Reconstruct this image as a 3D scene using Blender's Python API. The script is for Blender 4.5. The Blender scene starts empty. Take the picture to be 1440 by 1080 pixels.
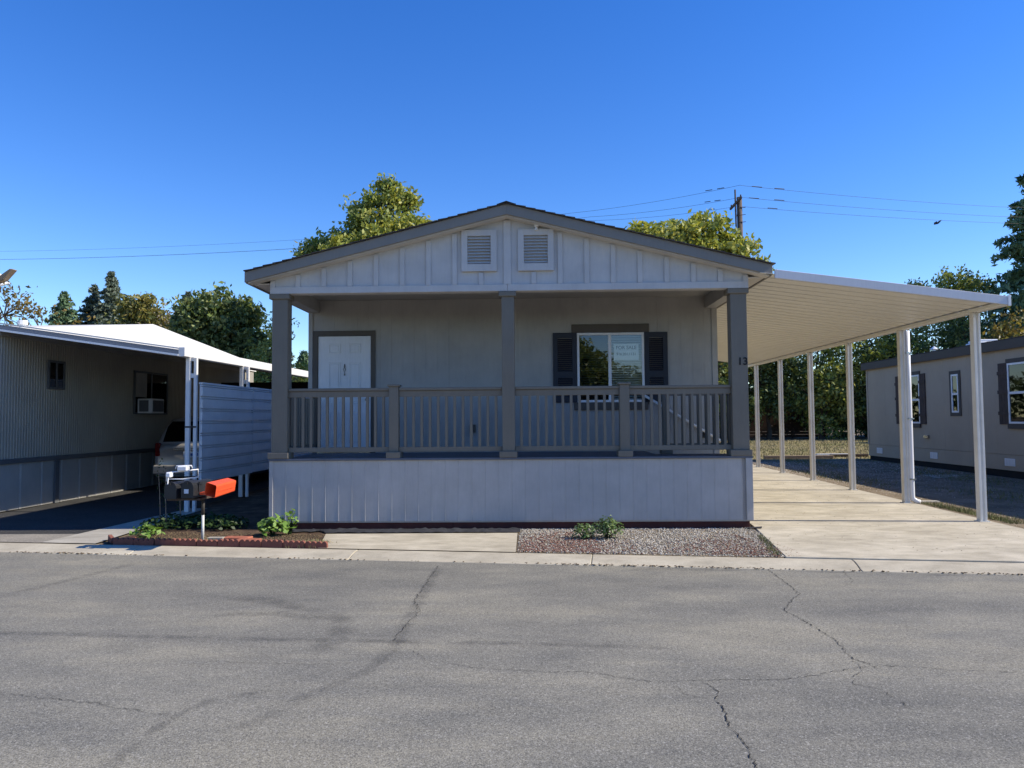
import bpy, bmesh, math, random
import numpy as np
from mathutils import Vector, Matrix
rad = math.radians
random.seed(7)
S = bpy.context.scene
COL = S.collection

# ------------------------------------------------------------------ camera, sky, sun, exposure
cd = bpy.data.cameras.new('camera'); cam = bpy.data.objects.new('camera', cd); COL.objects.link(cam)
cd.sensor_width = 36.0; cd.lens = 26.25; cd.clip_start = 0.1; cd.clip_end = 9000
cam.matrix_world = (Matrix.Translation((0, -11.0, 1.6)) @ Matrix.Rotation(rad(1.637), 4, 'Z')
                    @ Matrix.Rotation(rad(92.73), 4, 'X') @ Matrix.Rotation(rad(-0.45), 4, 'Z'))
S.camera = cam

SUN_EL = rad(38.5); SUN_FRONT = rad(3.2)          # the sun stands to the right, a few degrees on the street side of the facade
sun_dir = Vector((math.cos(SUN_EL) * math.cos(SUN_FRONT), -math.cos(SUN_EL) * math.sin(SUN_FRONT), math.sin(SUN_EL)))
world = bpy.data.worlds.new('World'); S.world = world; world.use_nodes = True
nt = world.node_tree; nt.nodes.clear()
wo = nt.nodes.new('ShaderNodeOutputWorld'); bg = nt.nodes.new('ShaderNodeBackground')
sky = nt.nodes.new('ShaderNodeTexSky'); sky.sky_type = 'NISHITA'; sky.sun_disc = False
sky.sun_elevation = SUN_EL; sky.sun_rotation = rad(93.2)
sky.altitude = 0; sky.air_density = 1.0; sky.dust_density = 0.0; sky.ozone_density = 3.6
hs = nt.nodes.new('ShaderNodeHueSaturation'); hs.inputs['Saturation'].default_value = 1.32; hs.inputs['Hue'].default_value = 0.516
nt.links.new(sky.outputs[0], hs.inputs['Color']); nt.links.new(hs.outputs[0], bg.inputs[0])
nt.links.new(bg.outputs[0], wo.inputs[0]); bg.inputs[1].default_value = 0.15
sl = bpy.data.lights.new('sun', 'SUN'); sl.energy = 4.8; sl.angle = rad(0.53); sl.color = (1.0, 0.92, 0.78)
so = bpy.data.objects.new('sun', sl); COL.objects.link(so); so.location = (30, 0, 40)
so.rotation_mode = 'QUATERNION'; so.rotation_quaternion = sun_dir.to_track_quat('Z', 'Y')
S.view_settings.view_transform = 'Standard'; S.view_settings.look = 'None'
S.view_settings.gamma = 1.0; S.view_settings.use_curve_mapping = False
S.view_settings.exposure = 0.52
S.render.engine = 'CYCLES'
S.cycles.max_bounces = 8; S.cycles.diffuse_bounces = 4; S.cycles.transparent_max_bounces = 12
S.cycles.sample_clamp_indirect = 4.0

# ------------------------------------------------------------------ mesh and object helpers
class MB:
    def __init__(s, fn=None): s.v = []; s.f = []; s.fn = fn
    def _add(s, vs, fs):
        b = len(s.v)
        s.v += [tuple(s.fn(*p)) for p in vs] if s.fn else [tuple(p) for p in vs]
        s.f += [tuple(b + i for i in f) for f in fs]; return s
    def box(s, x0, x1, y0, y1, z0, z1):
        return s._add([(x0,y0,z0),(x1,y0,z0),(x1,y1,z0),(x0,y1,z0),(x0,y0,z1),(x1,y0,z1),(x1,y1,z1),(x0,y1,z1)],
                      [(0,3,2,1),(4,5,6,7),(0,1,5,4),(1,2,6,5),(2,3,7,6),(3,0,4,7)])
    def prism(s, poly, axis, a, b):
        n = len(poly)
        mk = {'y': lambda p, t: (p[0], t, p[1]), 'x': lambda p, t: (t, p[0], p[1]), 'z': lambda p, t: (p[0], p[1], t)}[axis]
        return s._add([mk(p, a) for p in poly] + [mk(p, b) for p in poly],
                      [tuple(range(n)), tuple(range(2*n-1, n-1, -1))] + [(i, (i+1) % n, n+(i+1) % n, n+i) for i in range(n)])
    def tube(s, pts, rads, n=8):
        P = [Vector(p) for p in pts]
        if not hasattr(rads, '__len__'): rads = [rads] * len(P)
        vs = []; ref = None
        for i, p in enumerate(P):
            d = (P[min(i+1, len(P)-1)] - P[max(i-1, 0)]).normalized()
            if ref is None: ref = Vector((0,0,1)) if abs(d.z) < .9 else Vector((1,0,0))
            a = d.cross(ref).normalized(); b = d.cross(a).normalized(); ref = -b if b.dot(ref) < 0 else b
            ref = (ref - d * ref.dot(d)).normalized()
            a = d.cross(ref).normalized()
            for k in range(n):
                t = 2 * math.pi * k / n
                vs.append(p + (a * math.cos(t) + ref * math.sin(t)) * rads[i])
        fs = []
        for i in range(len(P) - 1):
            for k in range(n):
                fs.append((i*n+k, i*n+(k+1) % n, (i+1)*n+(k+1) % n, (i+1)*n+k))
        fs += [tuple(range(n-1, -1, -1)), tuple(range((len(P)-1)*n, len(P)*n))]
        return s._add(vs, fs)
    def rings(s, R, closed=True):
        n = len(R[0]); fs = []
        for i in range(len(R)-1):
            for k in range(n): fs.append((i*n+k, i*n+(k+1) % n, (i+1)*n+(k+1) % n, (i+1)*n+k))
        if closed: fs += [tuple(range(n-1, -1, -1)), tuple(range((len(R)-1)*n, len(R)*n))]
        return s._add([p for r in R for p in r], fs)
    def xf(s, M):
        s.v = [tuple(M @ Vector(p)) for p in s.v]; return s
    def mesh(s, name, m, bev=0.0, smooth=False, recalc=True):
        me = bpy.data.meshes.new(name); me.from_pydata(s.v, [], s.f)
        bm = bmesh.new(); bm.from_mesh(me)
        if recalc: bmesh.ops.recalc_face_normals(bm, faces=bm.faces)
        if bev: bmesh.ops.bevel(bm, geom=[e for e in bm.edges if e.is_manifold and e.calc_face_angle(0) > .5], offset=bev, segments=1, affect='EDGES', clamp_overlap=True)
        bm.to_mesh(me); bm.free()
        if smooth: me.polygons.foreach_set('use_smooth', [True] * len(me.polygons))
        me.materials.append(m); return me

W = {}                                             # world position of every object's origin
def link(name, data, parent=None, at=(0,0,0), rot=None):
    o = bpy.data.objects.new(name, data); COL.objects.link(o)
    if parent is not None: o.parent = parent; o.location = Vector(at) - W[parent.name]
    else: o.location = at
    if rot: o.rotation_euler = rot
    W[o.name] = Vector(at); return o
def tag(o, label=None, cat=None, group=None, kind=None):
    if label: o['label'] = label
    if cat: o['category'] = cat
    if group: o['group'] = group
    if kind: o['kind'] = kind
    return o
def thing(name, loc, label, cat, group=None): return tag(link(name, None, None, loc), label, cat, group)
def part(name, mb, m, parent, bev=0.0, at=(0,0,0), smooth=False):
    return link(name, mb.mesh(name, m, bev, smooth), parent, at)
def struct(name, mb, m, bev=0.0):
    return tag(link(name, mb.mesh(name, m, bev)), kind='structure')
def lettering(name, body, size, ext, m, parent, at, off=0.0):
    fc = bpy.data.curves.new(name, 'FONT'); fc.body = body; fc.size = size; fc.extrude = ext; fc.offset = off; fc.align_x = 'CENTER'
    t = bpy.data.objects.new('text_source', fc); COL.objects.link(t); bpy.context.view_layer.update()
    me = bpy.data.meshes.new_from_object(t.evaluated_get(bpy.context.evaluated_depsgraph_get())); bpy.data.objects.remove(t); bpy.data.curves.remove(fc)
    me.name = name; me.materials.clear(); me.materials.append(m); return link(name, me, parent, at, (rad(90), 0, 0))
def gz(y): return 0.005 * max(0.0, y)              # the lots rise gently away from the street

# ------------------------------------------------------------------ materials
def nodes_of(name):
    m = bpy.data.materials.new(name); m.use_nodes = True
    t = m.node_tree; p = t.nodes['Principled BSDF']; return m, t, p
def N(t, kind, **k):
    n = t.nodes.new(kind)
    for a, b in k.items():
        if a in n.inputs: n.inputs[a].default_value = b
        else: setattr(n, a, b)
    return n
def noise(t, scale, detail=5, rough=.6, vec=None, out='Fac'):
    n = N(t, 'ShaderNodeTexNoise', Scale=scale, Detail=detail, Roughness=rough)
    if vec is None: vec = t.nodes.get('POS') or N(t, 'ShaderNodeNewGeometry', name='POS')
    t.links.new(vec.outputs['Position'] if 'Position' in vec.outputs else vec.outputs[0], n.inputs['Vector'])
    return n.outputs[out]
def ramp(t, fac, stops):
    r = t.nodes.new('ShaderNodeValToRGB'); e = r.color_ramp.elements
    while len(e) < len(stops): e.new(.5)
    for i, (p, c) in enumerate(stops): e[i].position = p; e[i].color = (*c, 1) if len(c) == 3 else c
    t.links.new(fac, r.inputs[0]); return r.outputs[0]
def mixc(t, fac, a, b, mode='MIX'):
    x = N(t, 'ShaderNodeMix', data_type='RGBA', blend_type=mode)
    for s, i in ((fac, 0), (a, 6), (b, 7)):
        if isinstance(s, (int, float)): x.inputs[i].default_value = s
        elif isinstance(s, tuple): x.inputs[i].default_value = (*s, 1)
        else: t.links.new(s, x.inputs[i])
    return x.outputs[2]
def bump(t, p, h, strength=.3, dist=.01):
    b = N(t, 'ShaderNodeBump', Strength=strength, Distance=dist)
    t.links.new(h, b.inputs['Height']); t.links.new(b.outputs[0], p.inputs['Normal'])
def stretch(t, sx, sy, sz):
    g = N(t, 'ShaderNodeNewGeometry'); mp = N(t, 'ShaderNodeMapping'); mp.inputs['Scale'].default_value = (sx, sy, sz)
    t.links.new(g.outputs['Position'], mp.inputs[0]); return mp
def scl(c, k): return tuple(min(1, x * k) for x in c)
def paint(name, col, rough=.55, var=.14, scale=2.5, b=.15, metal=0.0, spec=.35):
    m, t, p = nodes_of(name)
    n1 = noise(t, scale, 6); n2 = noise(t, 35, 3, vec=stretch(t, 1, 1, .12))
    c = ramp(t, n1, [(.3, scl(col, 1 - var)), (.7, scl(col, 1 + var * .7))])
    c = mixc(t, .25, c, ramp(t, n2, [(.35, scl(col, .86)), (.65, scl(col, 1.06))]))
    t.links.new(c, p.inputs['Base Color'])
    p.inputs['Roughness'].default_value = rough; p.inputs['Metallic'].default_value = metal
    p.inputs['Specular IOR Level'].default_value = spec
    if b: bump(t, p, noise(t, 90, 4), b, .004)
    return m

M = {}
M['wall'] = paint('house_paint', (.385, .37, .34))  # same grey paint as skirting and gable, toned darker for the porch shade
M['skirt'] = paint('house_paint_lit', (.46, .435, .40))  # the house paint toned lighter for the open light on the skirting
M['gable'] = paint('house_paint_skylit', (.52, .505, .48))  # the house paint toned lightest for the sky light on the gable
M['trim'] = paint('trim_paint', (.185, .162, .125), var=.1)
M['rake'] = paint('rake_paint', (.22, .205, .18), var=.08)
M['brown_trim'] = paint('window_trim_paint', (.10, .085, .068), var=.12)
M['shutter'] = paint('shutter_paint', (.022, .025, .035), .5, .15)
M['white'] = paint('white_paint', (.74, .74, .73), .4, .06)
M['vinyl'] = paint('white_vinyl', (.78, .78, .78), .3, .04, b=0)
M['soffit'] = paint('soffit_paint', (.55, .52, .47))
M['deck'] = paint('deck_board_paint', (.12, .13, .15), .6, .25)
M['redwood'] = paint('red_base_board', (.085, .022, .016), .7, .35, 4)
M['carport'] = paint('carport_metal', (.74, .71, .63), .42, .05, 1.2, .04)
M['carport_white'] = paint('carport_post_metal', (.70, .67, .60), .4, .16, 3, .05)
M['fascia_metal'] = paint('carport_fascia_metal', (.60, .60, .62), .35, .05, 1.5, .03)
M['dark'] = paint('dark_void', (.012, .012, .012), .9, .1, b=0)
M['black_metal'] = paint('black_metal', (.02, .02, .022), .45, .25, 12)
M['chrome'] = paint('worn_nickel', (.45, .44, .42), .25, .1, metal=1.0)
M['beige'] = paint('beige_ribbed_metal', (.39, .355, .285), .5, .12, 1.5)
M['beige_skirt'] = paint('skirting_metal', (.38, .37, .34), .5, .18, 1.5)
M['belt'] = paint('belt_rail_metal', (.12, .125, .13), .5, .15)
M['white_roof'] = paint('white_roof_coating', (.66, .635, .565), .6, .08, 1.0)
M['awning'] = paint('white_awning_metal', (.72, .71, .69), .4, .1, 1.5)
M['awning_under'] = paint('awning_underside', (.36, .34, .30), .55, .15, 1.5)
M['screen'] = paint('screen_panel_metal', (.78, .78, .77), .4, .12, 1.5)
M['taupe'] = paint('taupe_siding', (.39, .325, .24), .6, .08, 1.2)
M['taupe_trim'] = paint('dark_brown_trim', (.065, .055, .048), .6, .12)
M['rough_wood'] = paint('rough_brown_wood', (.075, .055, .045), .8, .3, 9)
M['bark'] = paint('bark', (.09, .07, .055), .9, .35, 6, .5)
M['pole'] = paint('pole_wood', (.10, .075, .06), .85, .25, 6, .3)
M['orange'] = paint('orange_plastic', (.78, .095, .03), .45, .08, 6, .05)
M['mailbox'] = paint('black_mailbox_paint', (.022, .023, .026), .38, .3, 10)
M['terracotta'] = paint('terracotta', (.36, .12, .07), .85, .3, 9, .5)
M['brick'] = paint('edging_brick', (.21, .078, .055), .85, .3, 9, .5)
M['silver'] = paint('silver_car_paint', (.42, .41, .40), .28, .04, 2, 0, metal=.5)
M['red_lens'] = paint('red_lens', (.16, .008, .008), .15, .08, 8, 0)
M['plate'] = paint('plate_white', (.62, .66, .72), .4, .05, 8, 0)
M['plate_blue'] = paint('plate_blue', (.06, .12, .35), .4, .05, 8, 0)
M['rubber'] = paint('tyre_rubber', (.015, .015, .015), .8, .2, 9)
M['paper'] = paint('sign_paper', (.75, .75, .75), .7, .03, 5, 0)
M['ink'] = paint('sign_ink', (.012, .012, .014), .7, .1, 5, 0)
M['blind'] = paint('blind_vinyl', (.55, .54, .52), .5, .05, 5, 0)
M['wire'] = paint('wire_rubber', (.03, .03, .035), .6, .1, 5, 0)
M['fence'] = paint('fence_boards', (.09, .05, .032), .85, .3, 5, .4)
M['fabric'] = paint('weed_fabric', (.035, .035, .038), .75, .5, 9, .4)
M['lumber'] = paint('weathered_lumber', (.26, .19, .13), .85, .25, 8, .4)
M['steel_pole'] = paint('galvanised_pole', (.55, .55, .53), .45, .15, 12)
M['dark_pole'] = paint('dark_pole_metal', (.05, .045, .04), .6, .3, 12)
M['limb'] = paint('grey_twigs', (.17, .14, .125), .9, .25, 9)

def m_shingle():
    m, t, p = nodes_of('asphalt_shingle')
    v = N(t, 'ShaderNodeTexVoronoi', Scale=5.0); g = N(t, 'ShaderNodeNewGeometry'); t.links.new(g.outputs['Position'], v.inputs['Vector'])
    c = mixc(t, .5, ramp(t, v.outputs['Color'], [(.2, (.028, .024, .024)), (.8, (.06, .052, .05))]), ramp(t, noise(t, 160, 3), [(.35, (.02, .018, .018)), (.7, (.09, .08, .075))]))
    t.links.new(c, p.inputs['Base Color']); p.inputs['Roughness'].default_value = .92
    bump(t, p, noise(t, 160, 3), .4, .006); return m
M['shingle'] = m_shingle()

def m_asphalt(name, lo, hi, tanc, speck=1.0):
    m, t, p = nodes_of(name)
    st = stretch(t, .32, 1.0, 1.0)
    big = noise(t, .75, 8, .68, vec=st); mid = noise(t, 2.2, 6, .7, vec=stretch(t, .55, 1, 1)); fine = noise(t, 120, 3, .7)
    c = ramp(t, big, [(.38, lo), (.50, hi), (.61, tanc)])
    c = mixc(t, .45, c, ramp(t, mid, [(.3, scl(lo, .78)), (.7, scl(tanc, 1.04))]))
    c = mixc(t, .85, c, ramp(t, fine, [(.28, (.16,)*3), (.5, (.5,)*3), (.74, (.90,)*3)]), 'OVERLAY')
    v = N(t, 'ShaderNodeTexVoronoi', Scale=125.0); g = t.nodes['POS']; t.links.new(g.outputs['Position'], v.inputs['Vector'])
    sep = N(t, 'ShaderNodeSeparateColor'); t.links.new(v.outputs['Color'], sep.inputs[0])
    c = mixc(t, ramp(t, sep.outputs[0], [(.90, (0,)*3), (.97, (.45 * speck,)*3)]), c, (.42, .40, .36))
    c = mixc(t, ramp(t, sep.outputs[1], [(.80, (0,)*3), (.95, (.4 * speck,)*3)]), c, (.035, .035, .037))
    t.links.new(c, p.inputs['Base Color']); p.inputs['Roughness'].default_value = .86; p.inputs['Specular IOR Level'].default_value = .25
    c = mixc(t, .55, c, ramp(t, noise(t, 48, 4, .75), [(.30, (.25,)*3), (.5, (.5,)*3), (.72, (.78,)*3)]), 'OVERLAY'); t.links.new(c, p.inputs['Base Color'])
    h = noise(t, 120, 3, .7, out='Color')
    bump(t, p, h, .55, .008); return m
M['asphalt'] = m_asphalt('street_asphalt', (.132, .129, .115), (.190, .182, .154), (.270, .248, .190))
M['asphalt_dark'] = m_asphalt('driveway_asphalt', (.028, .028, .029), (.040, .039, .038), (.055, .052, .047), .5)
M['aggregate'] = m_asphalt('pebbled_apron', (.20, .18, .15), (.27, .245, .20), (.33, .29, .23), 1.0)

def m_concrete(name, a, b, c3):
    m, t, p = nodes_of(name)
    n1 = noise(t, .9, 7, .65); n2 = noise(t, 5, 6, .7, vec=stretch(t, .45, 1, 1)); n3 = noise(t, 140, 3)
    c = ramp(t, n1, [(.34, a), (.5, b), (.66, c3)])
    c = mixc(t, .5, c, ramp(t, n2, [(.28, scl(a, .58)), (.55, b), (.8, scl(c3, 1.12))]))
    c = mixc(t, .6, c, ramp(t, n3, [(.25, (.33,)*3), (.75, (.68,)*3)]), 'OVERLAY')
    v = N(t, 'ShaderNodeTexVoronoi', Scale=9.0); t.links.new(t.nodes['POS'].outputs['Position'], v.inputs['Vector'])
    c = mixc(t, ramp(t, v.outputs['Distance'], [(.03, (.65,)*3), (.07, (0,)*3)]), c, (.12, .10, .08))
    t.links.new(c, p.inputs['Base Color']); p.inputs['Roughness'].default_value = .88; p.inputs['Specular IOR Level'].default_value = .25
    bump(t, p, mixc(t, .6, noise(t, 140, 3, out='Color'), noise(t, 12, 5, out='Color')), .3, .006); return m
M['concrete'] = m_concrete('old_concrete', (.33, .29, .215), (.46, .41, .31), (.61, .55, .435))
M['kerb'] = m_concrete('kerb_concrete', (.34, .30, .225), (.44, .39, .295), (.53, .48, .37))
M['pale_concrete'] = m_concrete('pale_concrete', (.30, .275, .225), (.38, .35, .29), (.46, .43, .36))

def m_ground(name, stops, scale=1.5, fine=45, bs=.6):
    m, t, p = nodes_of(name)
    c = ramp(t, noise(t, scale, 8, .7), stops)
    c = mixc(t, .8, c, ramp(t, noise(t, fine, 5, .75), [(.25, (.2,)*3), (.5, (.5,)*3), (.78, (.85,)*3)]), 'OVERLAY')
    t.links.new(c, p.inputs['Base Color']); p.inputs['Roughness'].default_value = .95; p.inputs['Specular IOR Level'].default_value = .1
    bump(t, p, noise(t, fine, 5, .75), bs, .02); return m
M['dirt'] = m_ground('dry_dirt', [(.3, (.10, .078, .055)), (.5, (.16, .125, .085)), (.7, (.21, .17, .12))])
M['soil'] = m_ground('bark_soil', [(.3, (.045, .030, .021)), (.5, (.10, .066, .044)), (.72, (.20, .145, .09))], 3, 70, .9)
M['gravel_base'] = m_ground('grey_gravel', [(.3, (.13, .10, .065)), (.5, (.21, .165, .11)), (.72, (.31, .25, .17))], 1.2, 60, .9)
M['lawn'] = m_ground('dry_lawn', [(.28, (.13, .135, .045)), (.45, (.22, .19, .085)), (.7, (.33, .26, .14))], .8, 18, .9)

def m_rock(name, cols):
    m, t, p = nodes_of(name)
    a = N(t, 'ShaderNodeAttribute', attribute_name='tint')
    k = len(cols) - 1
    t.links.new(ramp(t, a.outputs['Fac'], [(i / k, c) for i, c in enumerate(cols)]), p.inputs['Base Color'])
    p.inputs['Roughness'].default_value = .85; return m
M['stones'] = m_rock('gravel_stones', [(.17, .155, .13), (.30, .28, .235), (.42, .39, .33), (.60, .56, .49), (.30, .235, .175)])
M['chips'] = m_rock('red_bark_chips', [(.10, .038, .028), (.17, .07, .048), (.25, .13, .095), (.20, .13, .09)])
M['litter'] = m_rock('dry_leaf_litter', [(.05, .035, .02), (.13, .085, .045), (.22, .16, .08)])
M['blades'] = m_rock('grass_blades', [(.10, .13, .03), (.20, .18, .07), (.33, .26, .13), (.38, .31, .18)])

def m_leaf(name, cols, trans=.35):
    m, t, p = nodes_of(name); t.nodes.remove(p); out = t.nodes['Material Output']
    a = N(t, 'ShaderNodeAttribute', attribute_name='tint'); k = len(cols) - 1
    c = ramp(t, a.outputs['Fac'], [(i / k, x) for i, x in enumerate(cols)])
    pr = N(t, 'ShaderNodeBsdfPrincipled', Roughness=.5); pr.inputs['Specular IOR Level'].default_value = .3
    tr = N(t, 'ShaderNodeBsdfTranslucent'); mx = N(t, 'ShaderNodeMixShader', Fac=trans)
    t.links.new(c, pr.inputs['Base Color']); t.links.new(mixc(t, 1.0, c, (1.15, 1.1, .55), 'MULTIPLY'), tr.inputs['Color'])
    t.links.new(pr.outputs[0], mx.inputs[1]); t.links.new(tr.outputs[0], mx.inputs[2]); t.links.new(mx.outputs[0], out.inputs[0]); return m
M['leaf_green'] = m_leaf('olive_green_leaves', [(0.104, 0.160, 0.047), (0.189, 0.255, 0.075), (0.302, 0.339, 0.113), (0.395, 0.395, 0.151)])
M['leaf_yellow'] = m_leaf('yellow_green_leaves', [(0.159, 0.213, 0.043), (0.281, 0.317, 0.067), (0.403, 0.397, 0.085), (0.512, 0.451, 0.104)])
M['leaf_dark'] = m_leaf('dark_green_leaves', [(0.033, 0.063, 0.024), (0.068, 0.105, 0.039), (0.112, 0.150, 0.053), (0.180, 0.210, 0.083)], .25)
M['leaf_autumn'] = m_leaf('autumn_leaves', [(.09, .11, .035), (.15, .165, .05), (.24, .21, .06), (.34, .26, .075)])
M['leaf_rust'] = m_leaf('rust_leaves', [(.10, .09, .03), (.18, .14, .045), (.28, .19, .055)])
M['leaf_pink'] = m_leaf('withered_leaves', [(0.145, 0.123, 0.087), (0.246, 0.203, 0.145), (0.319, 0.261, 0.189)], .2)
M['needle'] = m_leaf('conifer_needles', [(0.049, 0.104, 0.055), (0.095, 0.164, 0.086), (0.150, 0.230, 0.122), (0.217, 0.285, 0.164)], .15)
M['needle_grey'] = m_leaf('grey_green_needles', [(0.069, 0.095, 0.069), (0.117, 0.147, 0.101), (0.177, 0.205, 0.147)], .15)
M['lettuce'] = m_leaf('bright_leaves', [(.10, .20, .03), (.20, .34, .07), (.32, .46, .14)], .4)
M['weed'] = m_leaf('weed_leaves', [(.018, .04, .010), (.032, .065, .016), (.055, .09, .022)], .3)
M['rose'] = m_leaf('small_shrub_leaves', [(0.078, 0.143, 0.046), (0.143, 0.221, 0.078), (0.260, 0.338, 0.156)], .3)

def m_glass(name, fac, tint=(.55, .6, .62)):
    m, t, p = nodes_of(name); t.nodes.remove(p); out = t.nodes['Material Output']
    a = N(t, 'ShaderNodeBsdfTransparent'); a.inputs[0].default_value = (*tint, 1)
    g = N(t, 'ShaderNodeBsdfGlossy', Roughness=.015); g.inputs[0].default_value = (.95, .97, 1, 1)
    f = N(t, 'ShaderNodeFresnel', IOR=1.5); ad = N(t, 'ShaderNodeMath', operation='ADD'); ad.inputs[1].default_value = fac
    t.links.new(f.outputs[0], ad.inputs[0]); mx = N(t, 'ShaderNodeMixShader')
    gb = N(t, 'ShaderNodeNewGeometry'); iv = N(t, 'ShaderNodeMath', operation='SUBTRACT'); iv.inputs[0].default_value = 1.0; t.links.new(gb.outputs['Backfacing'], iv.inputs[1])
    ml = N(t, 'ShaderNodeMath', operation='MULTIPLY'); t.links.new(ad.outputs[0], ml.inputs[0]); t.links.new(iv.outputs[0], ml.inputs[1])
    t.links.new(ml.outputs[0], mx.inputs[0]); t.links.new(a.outputs[0], mx.inputs[1]); t.links.new(g.outputs[0], mx.inputs[2])
    b = N(t, 'ShaderNodeBump', Strength=.02, Distance=.02); t.links.new(noise(t, 3.0, 1), b.inputs['Height']); t.links.new(b.outputs[0], g.inputs['Normal'])
    t.links.new(mx.outputs[0], out.inputs[0]); return m
M['glass'] = m_glass('window_glass', .075, (.86, .9, .9))
M['glass_dark'] = m_glass('screened_glass', .055, (.42, .45, .46))
M['glass_black'] = m_glass('dark_window_glass', .0, (.06, .06, .065))

def m_soft(name, col, amt):
    m, t, p = nodes_of(name); out = t.nodes['Material Output']
    p.inputs['Base Color'].default_value = (*col, 1); p.inputs['Roughness'].default_value = .9
    a = N(t, 'ShaderNodeAttribute', attribute_name='soft'); tr = N(t, 'ShaderNodeBsdfTransparent'); mx = N(t, 'ShaderNodeMixShader')
    k = mixc(t, 1.0, a.outputs['Color'], ramp(t, noise(t, 5, 8, .75), [(.38, (.0,)*3), (.62, (1,)*3)]), 'MULTIPLY')
    k2 = N(t, 'ShaderNodeMath', operation='MULTIPLY'); k2.inputs[1].default_value = amt; t.links.new(k, k2.inputs[0])
    t.links.new(k2.outputs[0], mx.inputs[0]); t.links.new(tr.outputs[0], mx.inputs[1]); t.links.new(p.outputs[0], mx.inputs[2])
    t.links.new(mx.outputs[0], out.inputs[0]); return m
M['tyre_mark'] = m_soft('tar_stain', (.075, .073, .07), .30)
M['crack'] = paint('road_crack', (.022, .021, .020), .95, .2, 20, 0)

# ------------------------------------------------------------------ ground, street, kerb
U = Vector((.9920, -.1260, 0)); V = Vector((.1260, .9920, 0)); P0 = Vector((-7.2, -1.05, 0))
def uv(u, v, z=0.0): p = P0 + U * u + V * v; return (p.x, p.y, z)
def kerb_y(x): return -1.05 - .127 * (x + 7.2)
def grid_sheet(us, vs, zf):
    mb = MB(); pts = [uv(u, v) for v in vs for u in us]
    mb.v = [(x, y, zf(x, y)) for x, y, z in pts]; n = len(us)
    mb.f = [(j*n+i, j*n+i+1, (j+1)*n+i+1, (j+1)*n+i) for j in range(len(vs)-1) for i in range(n-1)]; return mb
us = [-600, -250, -120, -60] + list(range(-40, 60, 4)) + [80, 130, 260, 600]
struct('ground', grid_sheet(us, [0, 1, 2, 3, 4, 6, 8, 11, 14, 18, 24, 30, 40, 55, 80, 150, 400, 1200], lambda x, y: gz(min(y, 60)) - .012), M['dirt'])
struct('road', grid_sheet(us, [-12.2, -10, -8, -6, -4, -2, -.36, -.02], lambda x, y: -.06), M['asphalt'])
struct('verge', grid_sheet(us, [-1200, -300, -80, -30, -12.2], lambda x, y: -.05), M['dirt'])
kerb = tag(link('kerb', None), kind='structure')
prof = [(0, 0.0), (-.10, -.004), (-.20, -.022), (-.30, -.048), (-.38, -.056), (-.38, -.2), (0, -.2)]
k_me = None
for i in range(-6, 10):
    u0 = 2.15 + i * 2.9
    if k_me is None:
        mb = MB()
        mb.rings([[tuple(U * a + V * p[0] + Vector((0, 0, p[1]))) for p in prof] for a in (0, 2.892)])
        k_me = mb.mesh('kerb_section', M['kerb'], .006)
    link('kerb_section', k_me, kerb, uv(u0, 0))

# right driveway: six concrete slabs with open joints
drive = tag(link('driveway', None), kind='structure')
RX = lambda y: 6.86 + .0168 * (y - .5)
def slab(poly, y0): 
    zt = [gz(p[1]) + .016 for p in poly]; n = len(poly); mb = MB()
    mb._add([(*p, z) for p, z in zip(poly, zt)] + [(*p, z - .12) for p, z in zip(poly, zt)], [tuple(range(n)), tuple(range(2*n-1, n-1, -1))] + [(i, (i+1) % n, n+(i+1) % n, n+i) for i in range(n)])
    return part('concrete_slab', mb, M['concrete'], drive, .006)
xr = RX(-1.5)
slab([(2.86, kerb_y(2.86) + .012), (xr, kerb_y(xr) + .012), (RX(.35), .35), (3.23, .38), (3.19, .02)], 0)
for i in range(6):
    y0 = .38 + 2.37 * i; y1 = y0 + 2.352
    slab([(3.23, y0 + .01), (RX(y0), y0 - .018), (RX(y1), y1 - .035), (3.23, y1)], y0)

def sheet(name, poly, m, dz):
    mb = MB(); mb._add([(x, y, gz(y) + dz) for x, y in poly], [tuple(range(len(poly)))]); return struct(name, mb, m)
sheet('path', [(-2.95, -.44), (-.24, -.40), (-.23, kerb_y(-.23) + .01), (-2.72, kerb_y(-2.72) + .01)], M['concrete'], .008)
pd = bpy.data.objects['path']; pd.name = 'front_path'
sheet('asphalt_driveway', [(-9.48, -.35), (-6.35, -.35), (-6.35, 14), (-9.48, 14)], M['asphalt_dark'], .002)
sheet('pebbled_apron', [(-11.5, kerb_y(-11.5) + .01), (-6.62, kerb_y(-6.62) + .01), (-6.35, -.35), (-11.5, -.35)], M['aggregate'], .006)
sheet('concrete_strip', [(-6.60, kerb_y(-6.60) + .01), (-5.80, kerb_y(-5.80) + .01), (-5.98, 2.6), (-6.30, 2.6)], M['pale_concrete'], .010)
sheet('planting_bed', [(-5.70, kerb_y(-5.70) + .02), (-2.74, kerb_y(-2.74) + .02), (-2.96, -.44), (-2.96, .2), (-3.85, .2), (-3.85, 12), (-6.33, 12), (-6.33, 2.6), (-5.99, 2.6)], M['soil'], .001)
sheet('gravel_bed', [(-.23, kerb_y(-.23) + .01), (2.84, kerb_y(2.84) + .01), (3.17, .02), (3.17, .25), (-.23, .25)], M['gravel_base'], .000)
sheet('gravel_yard', [(6.6, -2.7), (11.9, -3.3), (11.9, 16.3), (6.6, 15.6)], M['gravel_base'], .002)
sheet('side_path', [(9.75, 2.0), (10.7, 2.0), (11.2, 9.2), (10.2, 9.2)], M['pale_concrete'], .008)
sheet('lawn', [(4.5, 16.0), (40, 17.2), (40, 37), (4.5, 37)], M['lawn'], -.002)

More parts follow.
